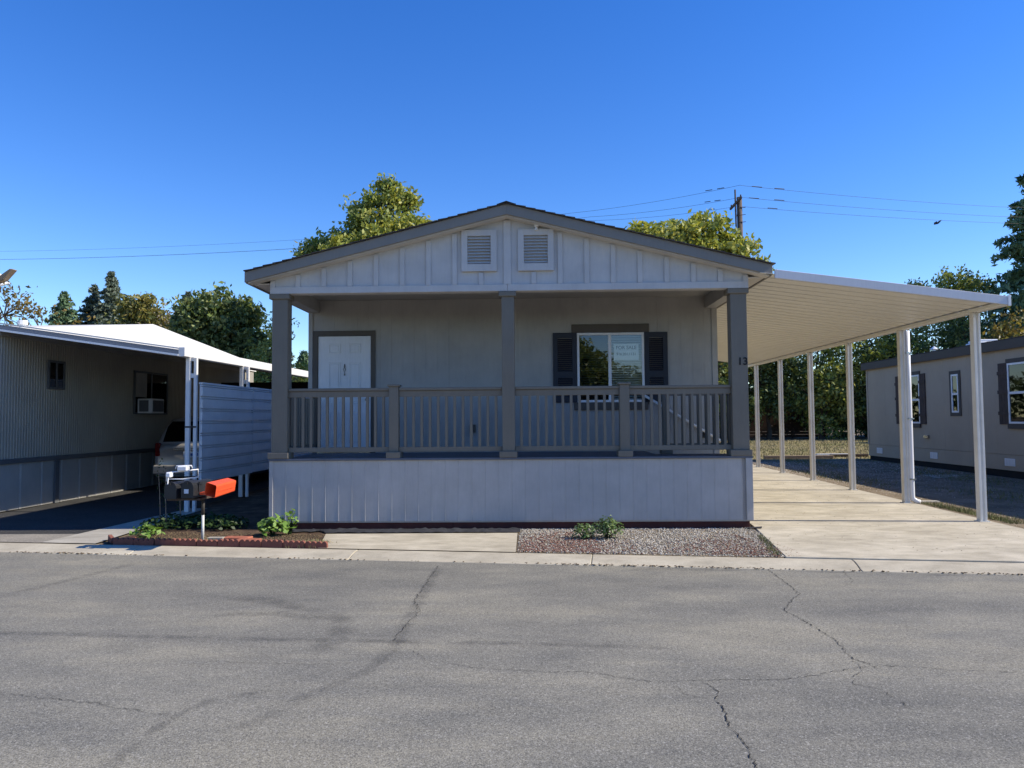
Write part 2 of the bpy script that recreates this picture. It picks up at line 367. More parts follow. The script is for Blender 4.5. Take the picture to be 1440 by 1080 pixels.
# cracks and tar-dark wheel marks in the asphalt: children of the road
road = bpy.data.objects['road']
def ribbon(path, w, z, jit=0.0, sub=1, seed=1, soft=False):
    rnd = random.Random(seed); P = []
    for i in range(len(path) - 1):
        a, b = Vector((*path[i], 0)), Vector((*path[i+1], 0)); n = max(1, int((b - a).length / sub))
        for k in range(n): P.append(a.lerp(b, k / n))
    P.append(Vector((*path[-1], 0)))
    mb = MB(); vs = []; at = []; cols = 5 if soft else 2
    for i, p in enumerate(P):
        d = (P[min(i+1, len(P)-1)] - P[max(i-1, 0)]).normalized(); nrm = Vector((-d.y, d.x, 0))
        if jit: p = p + nrm * rnd.uniform(-jit, jit)
        ww = w * (rnd.uniform(.08, 1.15) if not soft else rnd.uniform(.85, 1.15)) * min(1, .25 + min(i, len(P)-1-i) * .35)
        for k in range(cols):
            s = k / (cols - 1) * 2 - 1; vs.append(p + nrm * s * ww + Vector((0, 0, z)))
            at.append((1 - s * s) * min(1, .3 * min(i, len(P)-1-i)))
    fs = [(i*cols+k, i*cols+k+1, (i+1)*cols+k+1, (i+1)*cols+k) for i in range(len(P)-1) for k in range(cols-1)]
    mb._add(vs, fs); return mb, at
CR = [([(2.54,-2.5),(2.54,-2.92),(2.51,-3.35),(2.49,-3.81),(2.28,-4.15),(2.14,-4.43),(2.18,-4.69),(2.22,-5.05),(2.22,-5.41),(2.17,-5.71),(2.24,-5.86),(2.27,-5.95)], .0040),
 ([(-.6,-5.84),(-.42,-5.92),(-.16,-5.97),(.08,-6.01),(.31,-6.0),(.49,-6.08),(.72,-6.18),(.97,-6.16),(1.25,-6.14),(1.47,-6.15),(1.73,-6.09),(2.07,-5.93),(2.31,-5.86),(2.5,-5.9),(2.75,-5.96),(2.94,-5.97),(3.15,-6.0)], .0028),
 ([(1.04,-6.18),(1.09,-6.29),(1.1,-6.4),(1.06,-6.46),(1.06,-6.68),(1.03,-6.9),(1.06,-7.05),(1.05,-7.17),(1.05,-7.27),(1.06,-7.6)], .0040),
 ([(2.17,-5.71),(2.14,-5.95),(2.02,-6.09),(1.97,-6.22),(2.1,-6.32),(2.13,-6.64)], .0022), ([(.85,-6.23),(.9,-6.41),(1.02,-6.48)], .002),
 ([(3.3,-2.79),(3.22,-3.27),(3.04,-3.51)], .0025), ([(-1.1,-2.4),(-1.11,-3.15),(-1.11,-4.07),(-1.01,-4.45),(-1.06,-5.05),(-1.07,-5.36)], .0035),
 ([(-3.6,-6.34),(-3.3,-6.41),(-2.96,-6.49),(-2.61,-6.56),(-2.44,-6.64),(-2.08,-6.73)], .0024), ([(-2.26,-5.79),(-1.97,-5.83),(-1.52,-5.86),(-1.24,-5.83)], .002), ([(-.88,-5.55),(-.77,-5.75)], .003)]
for i, (pth, w) in enumerate(CR):
    mb, _ = ribbon(pth, w, -.056, .014, .022, i); part('crack', mb, M['crack'], road)
TM = [([(-1.08,-2.39),(-1.07,-4.07),(-1.03,-5.47),(-1.12,-6.01),(-1.36,-6.39),(-1.57,-6.87),(-1.83,-6.99)], .07), ([(-1.36,-6.39),(-1.68,-6.37),(-1.93,-6.51),(-2.04,-6.73),(-2.07,-7.06),(-2.08,-7.6)], .05),
 ([(-5.6,-5.0),(-5.12,-3.91),(-4.93,-3.12),(-4.68,-2.13)], .09), ([(-5.2,-5.05),(-4.25,-5.1),(-3.05,-5.2),(-2.19,-5.27),(-1.09,-5.33),(-.18,-5.38),(1.2,-5.5)], .06),
 ([(-3.05,-3.92),(-2.45,-4.06),(-1.63,-4.68),(-1.52,-5.1),(-1.57,-5.71)], .13), ([(-2.9,-4.6),(-2.2,-4.5),(-1.7,-4.75)], .10), ([(.9,-2.65),(1.7,-2.66),(2.3,-2.70)], .09), ([(2.9,-2.8),(3.6,-2.86)], .06), ([(4.0,-2.95),(4.5,-3.0)], .06),
 ([(-3.6,-2.05),(-3.2,-2.1)], .07)]
for i, (pth, w) in enumerate(TM):
    mb, at = ribbon(pth, w, -.0575 - .0002 * i, 0, .08, i, True)
    me = mb.mesh('tyre_mark', M['tyre_mark'], recalc=False); me.flip_normals() if me.polygons[0].normal.z < 0 else None
    a = me.attributes.new('soft', 'FLOAT_COLOR', 'POINT'); a.data.foreach_set('color', np.repeat(np.array(at), 4).astype(np.float32))
    link('tyre_mark', me, road)

# ------------------------------------------------------------------ the grey manufactured home
XL, XR, WY, FZ, BY = -3.92, 3.17, 1.9, 1.045, 14.4
RID, RZ, SL = -.37, 4.755, .2475
def roof_z(x): return RZ - SL * abs(x - RID)
home = thing('manufactured_home', (-.37, 0, 0), 'single storey grey home with a gabled front porch and number 13 on its post', 'house')
# skirting below the porch: boards with a lapped lip at each edge
bw = .197; nb = 36
sk = MB()
sk.prism([(0, 0), (0, .018), (bw - .016, .018), (bw - .012, .0215), (bw - .005, .0215), (bw - .0015, .0175), (bw - .0005, .0175), (bw - .0005, 0)], 'z', 0, .915)
sk.v = [(x, -y, z) for x, y, z in sk.v]
sk_me = sk.mesh('skirting_board', M['skirt'])
for i in range(nb - 1): link('skirting_board', sk_me, home, (XL + .055 + i * bw, .018, .122))
part('skirting_corner', MB().box(XR - .095, XR, -.028, .05, .118, 1.037), M['skirt'], home, .003)
part('skirting_corner', MB().box(XL, XL + .055, -.012, .05, .118, 1.037), M['skirt'], home, .003)
part('skirting_backing', MB().box(XL + .01, XR - .01, .02, .05, .10, 1.03), M['skirt'], home)
part('side_skirting', MB().box(XL, XL + .02, .05, BY, .10, 1.04).box(XR - .02, XR, .05, .80, .10, 1.03), M['skirt'], home)
for a, b in ((-3.58, -1.2), (-1.196, 1.2), (1.204, 3.13)):
    part('base_board', MB().box(a, b, .035, .07, -.03, .125), M['redwood'], home, .003)
# porch floor
for k in range(14):
    y0 = -.03 + k * .138
    if y0 + .1 < .84: part('deck_board', MB().box(XL - .01, XR + .01, y0, y0 + .132, FZ - .03, FZ), M['deck'], home, .003)
    else: part('deck_board', MB().box(XL - .01, 1.90, y0, y0 + .132, FZ - .03, FZ), M['deck'], home, .003)
for k in range(5):                                              # steps down to the driveway along the wall
    part('stair_tread', MB().box(1.92 + k * .26, 2.20 + k * .26, .88, 1.84, FZ - .175 * (k + 1) - .035, FZ - .175 * (k + 1)), M['deck'], home, .004)
part('stair_stringer', MB().prism([(1.9, FZ - .03), (3.25, .15), (3.25, 0), (1.9, .6)], 'y', .83, .87), M['trim'], home)
# porch wall: grooved siding split round the door and the window
holes = [(-3.76, -2.81, 1.03, 3.09), (.76, 1.91, 1.885, 3.085)]
strip = .2; x = XL + .06
while x < XR - .07:
    xe = min(x + strip * 6, XR - .06); mb = MB(); s = x
    while s < xe - .01:
        e = min(s + strip, xe); cuts = [(s, e)]
        for h in holes:
            n2 = []
            for a, b in cuts:
                if h[0] > a + .005 and h[0] < b - .005: n2 += [(a, h[0]), (h[0], b)]
                elif h[1] > a + .005 and h[1] < b - .005: n2 += [(a, h[1]), (h[1], b)]
                else: n2.append((a, b))
            cuts = n2
        for a, b in cuts:
            zs = [(FZ - .9, 3.70)]
            for h in holes:
                if a >= h[0] - .006 and b <= h[1] + .006: zs = [(FZ - .9, h[2]), (h[3], 3.70)]
            g = .006 if abs(b - e) < 1e-6 else 0
            for z0, z1 in zs:
                mb.box(a, b - g, WY, WY + .03, z0, z1)
                if g: mb.box(b - g, b, WY + .0025, WY + .03, z0, z1)
        s = e
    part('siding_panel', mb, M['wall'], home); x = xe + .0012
part('corner_trim', MB().box(XL, XL + .075, WY - .02, WY + .06, FZ, 3.72), M['wall'], home, .003)
part('corner_trim', MB().box(XR - .095, XR, WY - .02, WY + .06, .15, 3.72), M['wall'], home, .003)
part('side_wall', MB().box(XL, XL + .1, WY + .06, BY, 1.04, 3.72).box(XR - .1, XR, WY + .06, BY, .12, 3.72).box(XL + .1, XR - .1, BY - .1, BY, .1, 3.72), M['wall'], home)
part('interior_floor', MB().box(XL + .1, XR - .1, WY + .1, BY - .1, FZ - .1, FZ), M['dark'], home)
part('ceiling', MB().box(XL + .03, XR - .03, .12, BY - .1, 3.70, 3.73), M['wall'], home)
# porch beams, gable and rake
part('side_beam', MB().box(XL + .02, XL + .20, .14, WY - .022, 3.49, 3.698), M['wall'], home, .004)
part('side_beam', MB().box(XR - .20, XR - .02, .14, WY - .022, 3.49, 3.698), M['wall'], home, .004)
part('front_beam', MB().box(XL + .02, XR - .02, .02, .138, 3.50, 3.698), M['gable'], home, .004)
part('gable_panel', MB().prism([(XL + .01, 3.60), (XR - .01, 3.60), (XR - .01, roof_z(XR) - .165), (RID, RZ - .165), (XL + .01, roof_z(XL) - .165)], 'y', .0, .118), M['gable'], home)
part('gable_trim_board', MB().box(XL, RID - .002, -.026, .018, 3.505, 3.605), M['gable'], home, .003)
part('gable_trim_board', MB().box(RID + .002, XR, -.026, .018, 3.505, 3.605), M['gable'], home, .003)
for xa in (XL, XR - .075): part('corner_trim', MB().box(xa, xa + .075, -.022, -.001, 3.606, roof_z(xa + .04) - .19), M['gable'], home, .002)
for k in range(-9, 9):
    xb = RID + .392 * k
    if xb < XL + .2 or xb > XR - .2: continue
    spans = [(3.606, roof_z(xb) - .19)]
    if k in (-1, 1):
        zt = roof_z(xb) - .19; spans = [(3.606, 3.785), (4.44, zt)]
        spans = [s for s in spans if s[1] - s[0] > .03]
    wd = .036 if k else .055
    for z0, z1 in spans: part('batten', MB().box(xb - wd, xb + wd, -.024, -.001, z0, z1), M['gable'], home, .003)
for x0, x1 in ((-1.05, -.525), (-.21, .32)):
    v = part('gable_vent', MB().box(x0, x0 + .09, -.05, -.003, 3.80, 4.42).box(x1 - .09, x1, -.05, -.003, 3.80, 4.42).box(x0 + .09, x1 - .09, -.05, -.003, 3.80, 3.91).box(x0 + .09, x1 - .09, -.05, -.003, 4.33, 4.42).box(x0 + .09, x1 - .09, -.006, -.002, 3.91, 4.33), M['gable'], home, .003)
    for k in range(9):
        z = 3.925 + k * .0455
        s = MB(); s.prism([(-.048, z - .004), (-.044, z - .006), (-.008, z + .030), (-.012, z + .032)], 'x', x0 + .092, x1 - .092)
        part('vent_slat', s, M['gable'], v)
part('light_fixture', MB().box(.03, .10, -.07, -.001, 4.455, 4.50).tube([(.065, -.05, 4.455), (.065, -.05, 4.40)], [.02, .03], 8), M['white'], home, .003)
for sgn, xe in ((-1, RID - 3.86), (1, RID + 3.83)):
    poly = [(RID, RZ - .155), (RID, RZ - .003), (xe, roof_z(xe) - .003), (xe, roof_z(xe) - .155)]
    part('rake_board', MB().prism(poly, 'y', -.23, -.192), M['rake'], home, .003)
    xi = xe - sgn * .004
    poly = [(RID, RZ - .03), (xi, roof_z(xi) - .03), (xi, roof_z(xi) - .06), (RID, RZ - .06)]
    roof = part('roof', MB().prism(poly, 'y', -.19, BY + .2), M['soffit'], home)
    poly = [(RID, RZ - .17), (xi - sgn * .03, roof_z(xi) - .17 + SL * .03), (xi - sgn * .03, roof_z(xi) - .10 + SL * .03), (RID, RZ - .10)]
    part('rake_soffit', MB().prism(poly, 'y', -.188, -.002), M['soffit'], home)
    xw = XL if sgn < 0 else XR
    part('eave_soffit', MB().prism([(xw + sgn * .003, roof_z(xi) - .15), (xi - sgn * .03, roof_z(xi) - .15), (xi - sgn * .03, roof_z(xi) - .135), (xw + sgn * .003, roof_z(xi) - .135)], 'y', .0, BY), M['soffit'], home)
    part('eave_board', MB().prism([(xi - sgn * .028, roof_z(xi) - .165), (xi, roof_z(xi) - .165), (xi, roof_z(xi) - .032), (xi - sgn * .028, roof_z(xi) - .032)], 'y', -.188, BY), M['rake'], home)
    c, s_ = math.cos(math.atan(SL)), math.sin(math.atan(SL)); nC = 27
    for k in range(nC):
        d0 = 3.98 - k * .1475; d1 = max(d0 - .19, 0)
        X = lambda d: RID + sgn * d * c
        Z = lambda d, h: RZ + .0 - d * s_ + h
        poly = [(X(d0), Z(d0, .006)), (X(d0), Z(d0, .021)), (X(d1), Z(d1, .004)), (X(d1), Z(d1, -.004))]
        off = random.uniform(0, .012)
        part('shingle_course', MB().prism(poly, 'y', -.265 - off, BY + .25), M['shingle'], roof)
part('ridge_cap', MB().prism([(RID - .13, roof_z(RID + .13) + .018), (RID, RZ + .03), (RID + .13, roof_z(RID + .13) + .018), (RID, RZ + .02)], 'y', -.275, BY + .25), M['shingle'], home)

# posts and rails of the porch
for x0, x1 in ((-3.895, -3.66), (-.462, -.275), (2.905, 3.142)):
    p = part('porch_post', MB().box(x0, x1, -.005, .20, FZ + .09, 3.43), M['trim'], home, .006)
    part('post_cap', MB().box(x0 - .04, x1 + .03, -.032, .22, 3.425, 3.503), M['trim'], p, .008)
    part('post_base', MB().box(x0 - .045, x1 + .03, -.038, .23, FZ + .001, FZ + .092), M['trim'], p, .008)
    if x0 > 2:
        lettering('house_number', '13', .155, .004, M['ink'], p, (3.066, -.011, 2.375), .002)
for x0, x1 in ((-2.145, -2.005), (1.268, 1.412)):
    p = part('rail_post', MB().box(x0, x1, .02, .16, FZ + .09, 2.105), M['trim'], home, .005)
    part('rail_post_cap', MB().box(x0 - .022, x1 + .022, -.002, .182, 2.105, 2.135), M['trim'], p, .006)
    part('rail_post_base', MB().box(x0 - .035, x1 + .035, -.03, .21, FZ + .001, FZ + .092), M['trim'], p, .007)
bal = MB().box(-.02, .02, -.02, .02, 1.206, 1.984).mesh('baluster', M['trim'], .003)
def rail_x(x0, x1, y, n, m=None):
    part('top_rail', MB().box(x0, x1, y - .045, y + .045, 2.045, 2.088), M['trim'], home, .006)
    part('sub_rail', MB().box(x0, x1, y - .022, y + .022, 1.955, 2.043), M['trim'], home, .004)
    part('bottom_rail', MB().box(x0, x1, y - .022, y + .022, 1.135, 1.208), M['trim'], home, .004)
    for i in range(n): link('baluster', bal, home, (x0 + (x1 - x0) * (i + .75) / (n + .5), y, 0))
rail_x(-3.658, -2.147, .09, 12); rail_x(-2.003, -.464, .09, 12); rail_x(-.273, 1.266, .09, 12); rail_x(1.414, 2.903, .09, 12)
# guard rail beside the steps and its newel
p = part('rail_post', MB().box(2.03, 2.13, .80, .90, FZ + .09, 2.105), M['trim'], home, .005)
part('rail_post_base', MB().box(1.99, 2.17, .76, .94, FZ + .001, FZ + .10), M['trim'], p, .006)
rail_x(2.132, 3.05, .85, 7)
part('rail_post', MB().box(3.05, 3.15, .80, .90, FZ - .01, 2.105), M['trim'], home, .005)
def rail_y(x, y0, y1, n):
    part('top_rail', MB().box(x - .045, x + .045, y0, y1, 2.045, 2.088), M['trim'], home, .006)
    part('bottom_rail', MB().box(x - .022, x + .022, y0, y1, 1.135, 1.208), M['trim'], home, .004)
    for i in range(n): link('baluster', bal, home, (x, y0 + (y1 - y0) * (i + .75) / (n + .5), 0))
rail_y(-3.80, .205, 1.87, 13); rail_y(3.09, .205, .79, 4)
hr = part('handrail', MB().tube([(1.74, 1.83, 2.09), (3.25, 1.83, 1.17)], .022, 10), M['white'], home, smooth=True)
for xx in (1.95, 2.9):
    zz = 2.09 - (xx - 1.74) * .609
    part('handrail_bracket', MB().box(xx - .03, xx + .03, 1.86, 1.899, zz - .12, zz - .03).tube([(xx, 1.87, zz - .07), (xx, 1.83, zz - .02)], .012, 6), M['black_metal'], hr)

# front door
door = part('front_door', MB().box(-3.745, -2.825, WY - .012, WY + .03, FZ + .012, 3.075), M['white'], home, .002)
part('door_casing', MB().box(-3.835, -3.75, WY - .028, WY + .0, FZ, 3.17).box(-2.82, -2.745, WY - .028, WY, FZ, 3.17).box(-3.75, -2.82, WY - .028, WY, 3.08, 3.17), M['brown_trim'], home)
part('door_sill', MB().box(-3.75, -2.82, WY - .06, WY - .013, FZ + .001, FZ + .02), M['chrome'], door)
for xa, xb in ((-3.56, -3.355), (-3.205, -3.0)):
    for z0, z1 in ((2.78, 2.945), (1.90, 2.62), (1.22, 1.76)):
        d = MB(); y = WY - .0125
        d.box(xa, xb, y - .009, y, z0, z0 + .018).box(xa, xb, y - .009, y, z1 - .018, z1).box(xa, xa + .018, y - .009, y, z0 + .018, z1 - .018).box(xb - .018, xb, y - .009, y, z0 + .018, z1 - .018).box(xa + .035, xb - .035, y - .007, y, z0 + .035, z1 - .035)
        part('door_panel', d, M['white'], door, .003)
part('door_knocker', MB().tube([(-3.28, WY - .02, 2.585), (-3.28, WY - .03, 2.54)], [.009, .014], 8).tube([(-3.28, WY - .03, 2.55), (-3.298, WY - .035, 2.49), (-3.28, WY - .038, 2.43), (-3.262, WY - .035, 2.49), (-3.28, WY - .03, 2.55)], .006, 6).tube([(-3.28, WY - .02, 2.42), (-3.28, WY - .035, 2.39)],   .011, 8), M['rake'], door, smooth=True)
part('door_knob', MB().tube([(-2.885, WY - .012, 1.97), (-2.885, WY - .03, 1.97), (-2.885, WY - .05, 1.97), (-2.885, WY - .075, 1.97), (-2.885, WY - .085, 1.97)], [.032, .014, .026, .030, .014], 12), M['chrome'], door, smooth=True)
part('outlet_cover', MB().box(-1.10, -1.0, WY - .045, WY, 1.38, 1.52), M['brown_trim'], home, .006)
part('porch_light', MB().box(.0, .09, WY - .05, WY, 1.085, 1.16), M['black_metal'], home, .006) if False else None

# front window
win = part('front_window', MB().box(.76, 1.912, WY - .035, WY + .03, 3.045, 3.086).box(.76, 1.912, WY - .035, WY + .03, 1.885, 1.925).box(.76, .80, WY - .035, WY + .03, 1.925, 3.045).box(1.872, 1.912, WY - .035, WY + .03, 1.925, 3.045), M['vinyl'], home, .004)
part('mullion', MB().box(1.295, 1.35, WY - .030, WY + .02, 1.925, 3.045), M['vinyl'], win, .003)
part('pane', MB().box(.80, 1.295, WY - .012, WY - .008, 1.925, 3.045), M['glass_dark'], win)
part('pane', MB().box(1.35, 1.872, WY - .020, WY - .016, 1.925, 3.045), M['glass'], win)
bl = MB()
for k in range(27):
    z = 1.935 + k * .0415
    for xa, xb in ((.81, 1.29), (1.355, 1.865)):
        bl.prism([(WY + .033, z), (WY + .034, z - .003), (WY + .062, z + .017), (WY + .06, z + .020)], 'x', xa, xb)
b = part('window_blind', bl, M['blind'], win); b['kind'] = 'stuff'
part('window_header', MB().box(.67, 2.0, WY - .03, WY - .002, 3.09, 3.235), M['brown_trim'], home, .004)
part('window_sill', MB().box(.70, 1.97, WY - .045, WY - .002, 1.755, 1.88), M['brown_trim'], home, .004)
for x0, x1 in ((.345, .755), (1.918, 2.315)):
    sh = MB(); ya, yb = WY - .035, WY - .003
    sh.box(x0, x0 + .08, ya, yb, 1.885, 3.09).box(x1 - .08, x1, ya, yb, 1.885, 3.09).box(x0 + .08, x1 - .08, ya, yb, 3.0, 3.09).box(x0 + .08, x1 - .08, ya, yb, 1.885, 1.99).box(x0 + .08, x1 - .08, ya, yb, 2.31, 2.42)
    s = part('shutter', sh, M['shutter'], home)
    sl_ = MB()
    for z0, z1 in ((1.99, 2.31), (2.42, 3.0)):
        z = z0
        while z < z1 - .02: sl_.prism([(ya + .006, z), (ya + .010, z - .002), (yb - .004, z + .028), (yb - .008, z + .03)], 'x', x0 + .082, x1 - .082); z += .036
    q = part('shutter_louvres', sl_, M['shutter'], s); q['kind'] = 'stuff'
sign = thing('for_sale_sign', (1.65, WY + .02, 2.62), 'white paper for sale sign hung in the right pane of the front window', 'sign')
part('sign_sheet', MB().box(1.395, 1.825, WY + .014, WY + .018, 2.615, 2.895), M['paper'], sign)
for body, sz, zz in (('FOR SALE', .083, 2.80), ('916.201.1131', .062, 2.695)):
    lettering('lettering', body, sz, .001, M['ink'], sign, (1.61, WY + .012, zz), .0015)

# ------------------------------------------------------------------ white carport on the right of the home
cp = thing('carport', (5.2, 6.5, 0), 'long cream metal carport with ribbed roof beside the grey home', 'carport')
CZ = lambda x: 3.66 - .131 * (x - 3.48)
Y0, NP = -.25, 44; pw = .305
PX = lambda y: 6.72 + .0168 * (y - .5)
pan = MB()
prf = [(0, .0), (.240, .0), (.252, .035), (.294, .035), (.305, .0)]
ring = [(y, z) for y, z in prf] + [(y, z + .004) for y, z in reversed(prf)]
pan.rings([[(x, y, CZ(x) + z) for y, z in ring] for x in (3.28, 6.725)])
pan_me = pan.mesh('roof_pan', M['carport'])
for i in range(NP): link('roof_pan', pan_me, cp, (.0168 * i * pw, Y0 + i * pw, gz(i * pw)))
fa = MB(); fa.prism([(3.475, CZ(3.475) - .062), (6.735, CZ(6.735) - .062), (6.735, CZ(6.735) + .063), (3.475, CZ(3.475) + .063)], 'y', Y0 - .035, Y0 - .004)
part('fascia', fa, M['fascia_metal'], cp, .004)
def long_y(x0f, x1f, y0, y1, z0, z1):              # a member that runs back with the slope of the lot
    mb = MB(); a, b = gz(y0), gz(y1)
    mb._add([(x0f(y0), y0, z0+a), (x1f(y0), y0, z0+a), (x1f(y1), y1, z0+b), (x0f(y1), y1, z0+b), (x0f(y0), y0, z1+a), (x1f(y0), y0, z1+a), (x1f(y1), y1, z1+b), (x0f(y1), y1, z1+b)],
            [(0,3,2,1),(4,5,6,7),(0,1,5,4),(1,2,6,5),(2,3,7,6),(3,0,4,7)]); return mb
YE = Y0 + NP * pw
part('beam', long_y(lambda y: PX(y) - .045, lambda y: PX(y) + .045, Y0, YE, 3.165, 3.226), M['carport'], cp, .006)
gx = lambda o: (lambda y: PX(y) + .038 + o * .3)
g = part('gutter', long_y(gx(0), gx(.008), Y0 - .03, YE, 3.17, 3.29), M['carport_white'], cp)
part('gutter_lip', long_y(gx(.062), gx(.07), Y0 - .03, YE, 3.17, 3.30), M['carport_white'], g)
part('gutter_floor', long_y(gx(.0), gx(.07), Y0 - .03, YE, 3.160, 3.169), M['carport_white'], g)
part('gutter_end', MB().box(6.735, 6.775, Y0 - .045, Y0 - .031, 3.155, 3.31), M['vinyl'], g, .003)
for i in range(6):
    y = .5 + 2.37 * i; x = PX(y); w = .052
    pm = MB(); zb = gz(y) + .016; zt = 3.164 + gz(y)
    ring = [(-w, -w), (-.02, -w), (-.014, -w + .018), (.014, -w + .018), (.02, -w), (w, -w), (w, w), (-w, w)]
    pm.rings([[(x + a, y + b_, z) for a, b_ in ring] for z in (zb, zt)])
    p = part('carport_post', pm, M['carport_white'], cp, .003)
    part('post_foot', MB().box(x - .075, x + .075, y - .075, y + .075, zb, zb + .012), M['carport_white'], p)
    if i == 1:
        xd = x + .098
        d = part('downspout', MB().tube([(xd, y - .03, 3.17), (xd, y - .03, 2.0), (xd, y - .03, .16), (xd + .012, y - .03, .105), (xd + .07, y - .05, .06), (xd + .12, y - .06, .05)], .044, 12), M['vinyl'], cp, smooth=True)
        for zz in (2.75, 1.55, .45): part('pipe_strap', MB().box(x + .054, x + .155, y - .08, y + .02, zz, zz + .025), M['chrome'], d)

# ------------------------------------------------------------------ taupe home on the right
rh = thing('mobile_home', (16, 8, 0), 'taupe flat sided home with dark brown trim beyond the carport posts', 'house')
RM = lambda u, d, z: (12.0 - d, u, z)
RY0, RY1 = -1.0, 16.22
for a in range(15):                               # smooth sheets with fine vertical seams
    u0 = RY0 + a * 1.22; u1 = min(u0 + 1.216, RY1)
    if u1 - u0 < .1: continue
    part('siding_panel', MB(RM).box(u0, u1, -.05, 0, .62, 3.30), M['taupe'], rh)
    part('skirting_panel', MB(RM).box(u0, u1, -.05, -.006, .22, .612), M['taupe'], rh)
part('base_board', MB(RM).box(RY0, RY1 - .05, -.05, -.03, -.05, .218), M['dark'], rh)
part('end_wall', MB().box(12.05, 20, RY1 - .05, RY1 - .005, .1, 3.3).box(12.05, 20, RY0 + .005, RY0 + .05, .1, 3.3).box(19.95, 20, RY0 + .05, RY1 - .05, .1, 3.3), M['taupe'], rh)
part('corner_trim', MB(RM).box(RY1 - .09, RY1 + .01, .002, .016, .62, 3.27), M['taupe'], rh)
part('eave_fascia', MB(RM).box(RY0 - .2, RY1 + .15, .09, .13, 3.27, 3.51), M['taupe_trim'], rh, .004)
part('eave_soffit', MB(RM).box(RY0 - .2, RY1 + .15, -.05, .088, 3.30, 3.325), M['taupe_trim'], rh)
part('end_fascia', MB().prism([(11.88, 3.27), (11.88, 3.50), (16, 3.90), (20.1, 3.50), (20.1, 3.27), (16, 3.66)], 'y', RY1 + .11, RY1 + .15), M['taupe_trim'], rh)
part('roof', MB().prism([(11.87, 3.515), (11.87, 3.535), (16, 3.935), (20.12, 3.535), (20.12, 3.515), (16, 3.90)], 'y', RY0 - .22, RY1 + .17), M['shingle'], rh)
part('roof_vent', MB().tube([(13.2, 13.9, 3.62), (13.2, 13.9, 3.80)], .05, 10).tube([(13.2, 13.9, 3.80), (13.2, 13.9, 3.90)], [.13, .02], 10), M['vinyl'], rh)
part('skylight', MB().box(12.5, 13.1, 10.2, 10.9, 3.57, 3.68).box(12.55, 13.05, 10.25, 10.85, 3.681, 3.75), M['vinyl'], rh, .02)
def r_window(u0, u1, z0, z1, zm, sw):
    w = part('window', MB(RM).box(u0, u1, 0, .03, z1 - .05, z1).box(u0, u1, 0, .03, z0, z0 + .05).box(u0, u0 + .05, 0, .03, z0 + .05, z1 - .05).box(u1 - .05, u1, 0, .03, z0 + .05, z1 - .05).box(u0 + .05, u1 - .05, .0, .028, zm - .03, zm + .03), M['vinyl'], rh, .003)
    part('pane', MB(RM).box(u0 + .05, u1 - .05, .008, .012, zm + .03, z1 - .05), M['glass_black'], w)
    part('pane', MB(RM).box(u0 + .05, u1 - .05, .004, .008, z0 + .05, zm - .03), M['glass_black'], w)
    part('window_backing', MB(RM).box(u0 + .05, u1 - .05, .0005, .003, z0 + .05, z1 - .05), M['dark'], w)
    t = .10
    if sw:
        part('window_header', MB(RM).box(u0 - .04, u1 + .04, .002, .034, z1 + .003, z1 + .11), M['taupe_trim'], rh)
        part('window_sill', MB(RM).box(u0 - .02, u1 + .02, .002, .05, z0 - .13, z0 - .003), M['taupe_trim'], rh)
        for a, b_ in ((u0 - sw - .01, u0 - .01), (u1 + .01, u1 + sw + .01)):
            s = part('shutter', MB(RM).box(a, a + sw * .32, .002, .03, z0 - .02, z1 + .02).box(a + sw * .345, a + sw * .655, .002, .03, z0 - .02, z1 + .02).box(a + sw * .68, a + sw, .002, .03, z0 - .02, z1 + .02), M['rough_wood'], rh)
            for zz in (z0 + .22, (z0 + z1) / 2, z1 - .28): part('shutter_batten', MB(RM).box(a - .015, a + sw + .015, .031, .05, zz, zz + .09), M['rough_wood'], s)
    else:
        part('window_trim', MB(RM).box(u0 - t, u1 + t, .002, .022, z1 + .002, z1 + t).box(u0 - t, u1 + t, .002, .022, z0 - t, z0 - .002).box(u0 - t, u0 - .002, .002, .022, z0 - .002, z1 + .002).box(u1 + .002, u1 + t, .002, .022, z0 - .002, z1 + .002), M['taupe_trim'], rh)
r_window(12.53, 13.70, 1.38, 2.90, 2.12, .33)
r_window(10.40, 10.75, 1.70, 2.79, 2.23, 0)
r_window(7.0, 8.20, 1.40, 2.92, 2.17, .36)
r_window(3.0, 4.2, 1.40, 2.92, 2.17, .36)
for u in (15.36, 11.84, 8.26, 4.4):
    v = part('skirting_vent', MB(RM).box(u - .2, u + .2, -.006, .012, .33, .52), M['vinyl'], rh, .003)
    for k in range(3): part('vent_grille', MB(RM).box(u - .17 + k * .12, u - .08 + k * .12, .0125, .016, .35, .50), M['awning'], v)
part('outlet_box', MB(RM).box(12.05, 12.30, 0, .07, .93, 1.03), M['chrome'], rh, .008)

# ------------------------------------------------------------------ old beige home on the left with its awning and screen
lh = thing('mobile_home', (-13, 8, 0), 'old beige ribbed metal home with a white roof left of the grey home', 'house')
LM = lambda u, d, z: (-9.5 + d, u, z)
rib = MB(LM); ring = []
u = 1.98
while u < 14:
    ring += [(u, 0), (u + .038, 0), (u + .045, .012), (u + .062, .012), (u + .068, 0)]; u += .075
rib.prism([(a, b_) for a, b_ in ring] + [(14, -.05), (1.98, -.05)], 'z', .96, 3.27)
part('wall', rib, M['beige'], lh)
part('belt_rail', MB(LM).box(1.98, 14, -.02, .045, .87, .958), M['belt'], lh, .006)
k = 0; u = 1.98
while u < 14:
    w_ = .60
    part('skirting_panel', MB(LM).prism([(u, -.03), (u, .004), (u + .03, .018), (u + .05, .004), (u + w_ - .012, .004), (u + w_ - .012, -.03)], 'z', .03, .868), M['beige_skirt'], lh); u += w_
for u in (3.55, ): part('skirting_post', MB(LM).box(u, u + .12, .02, .05, .03, .868), M['belt'], lh)
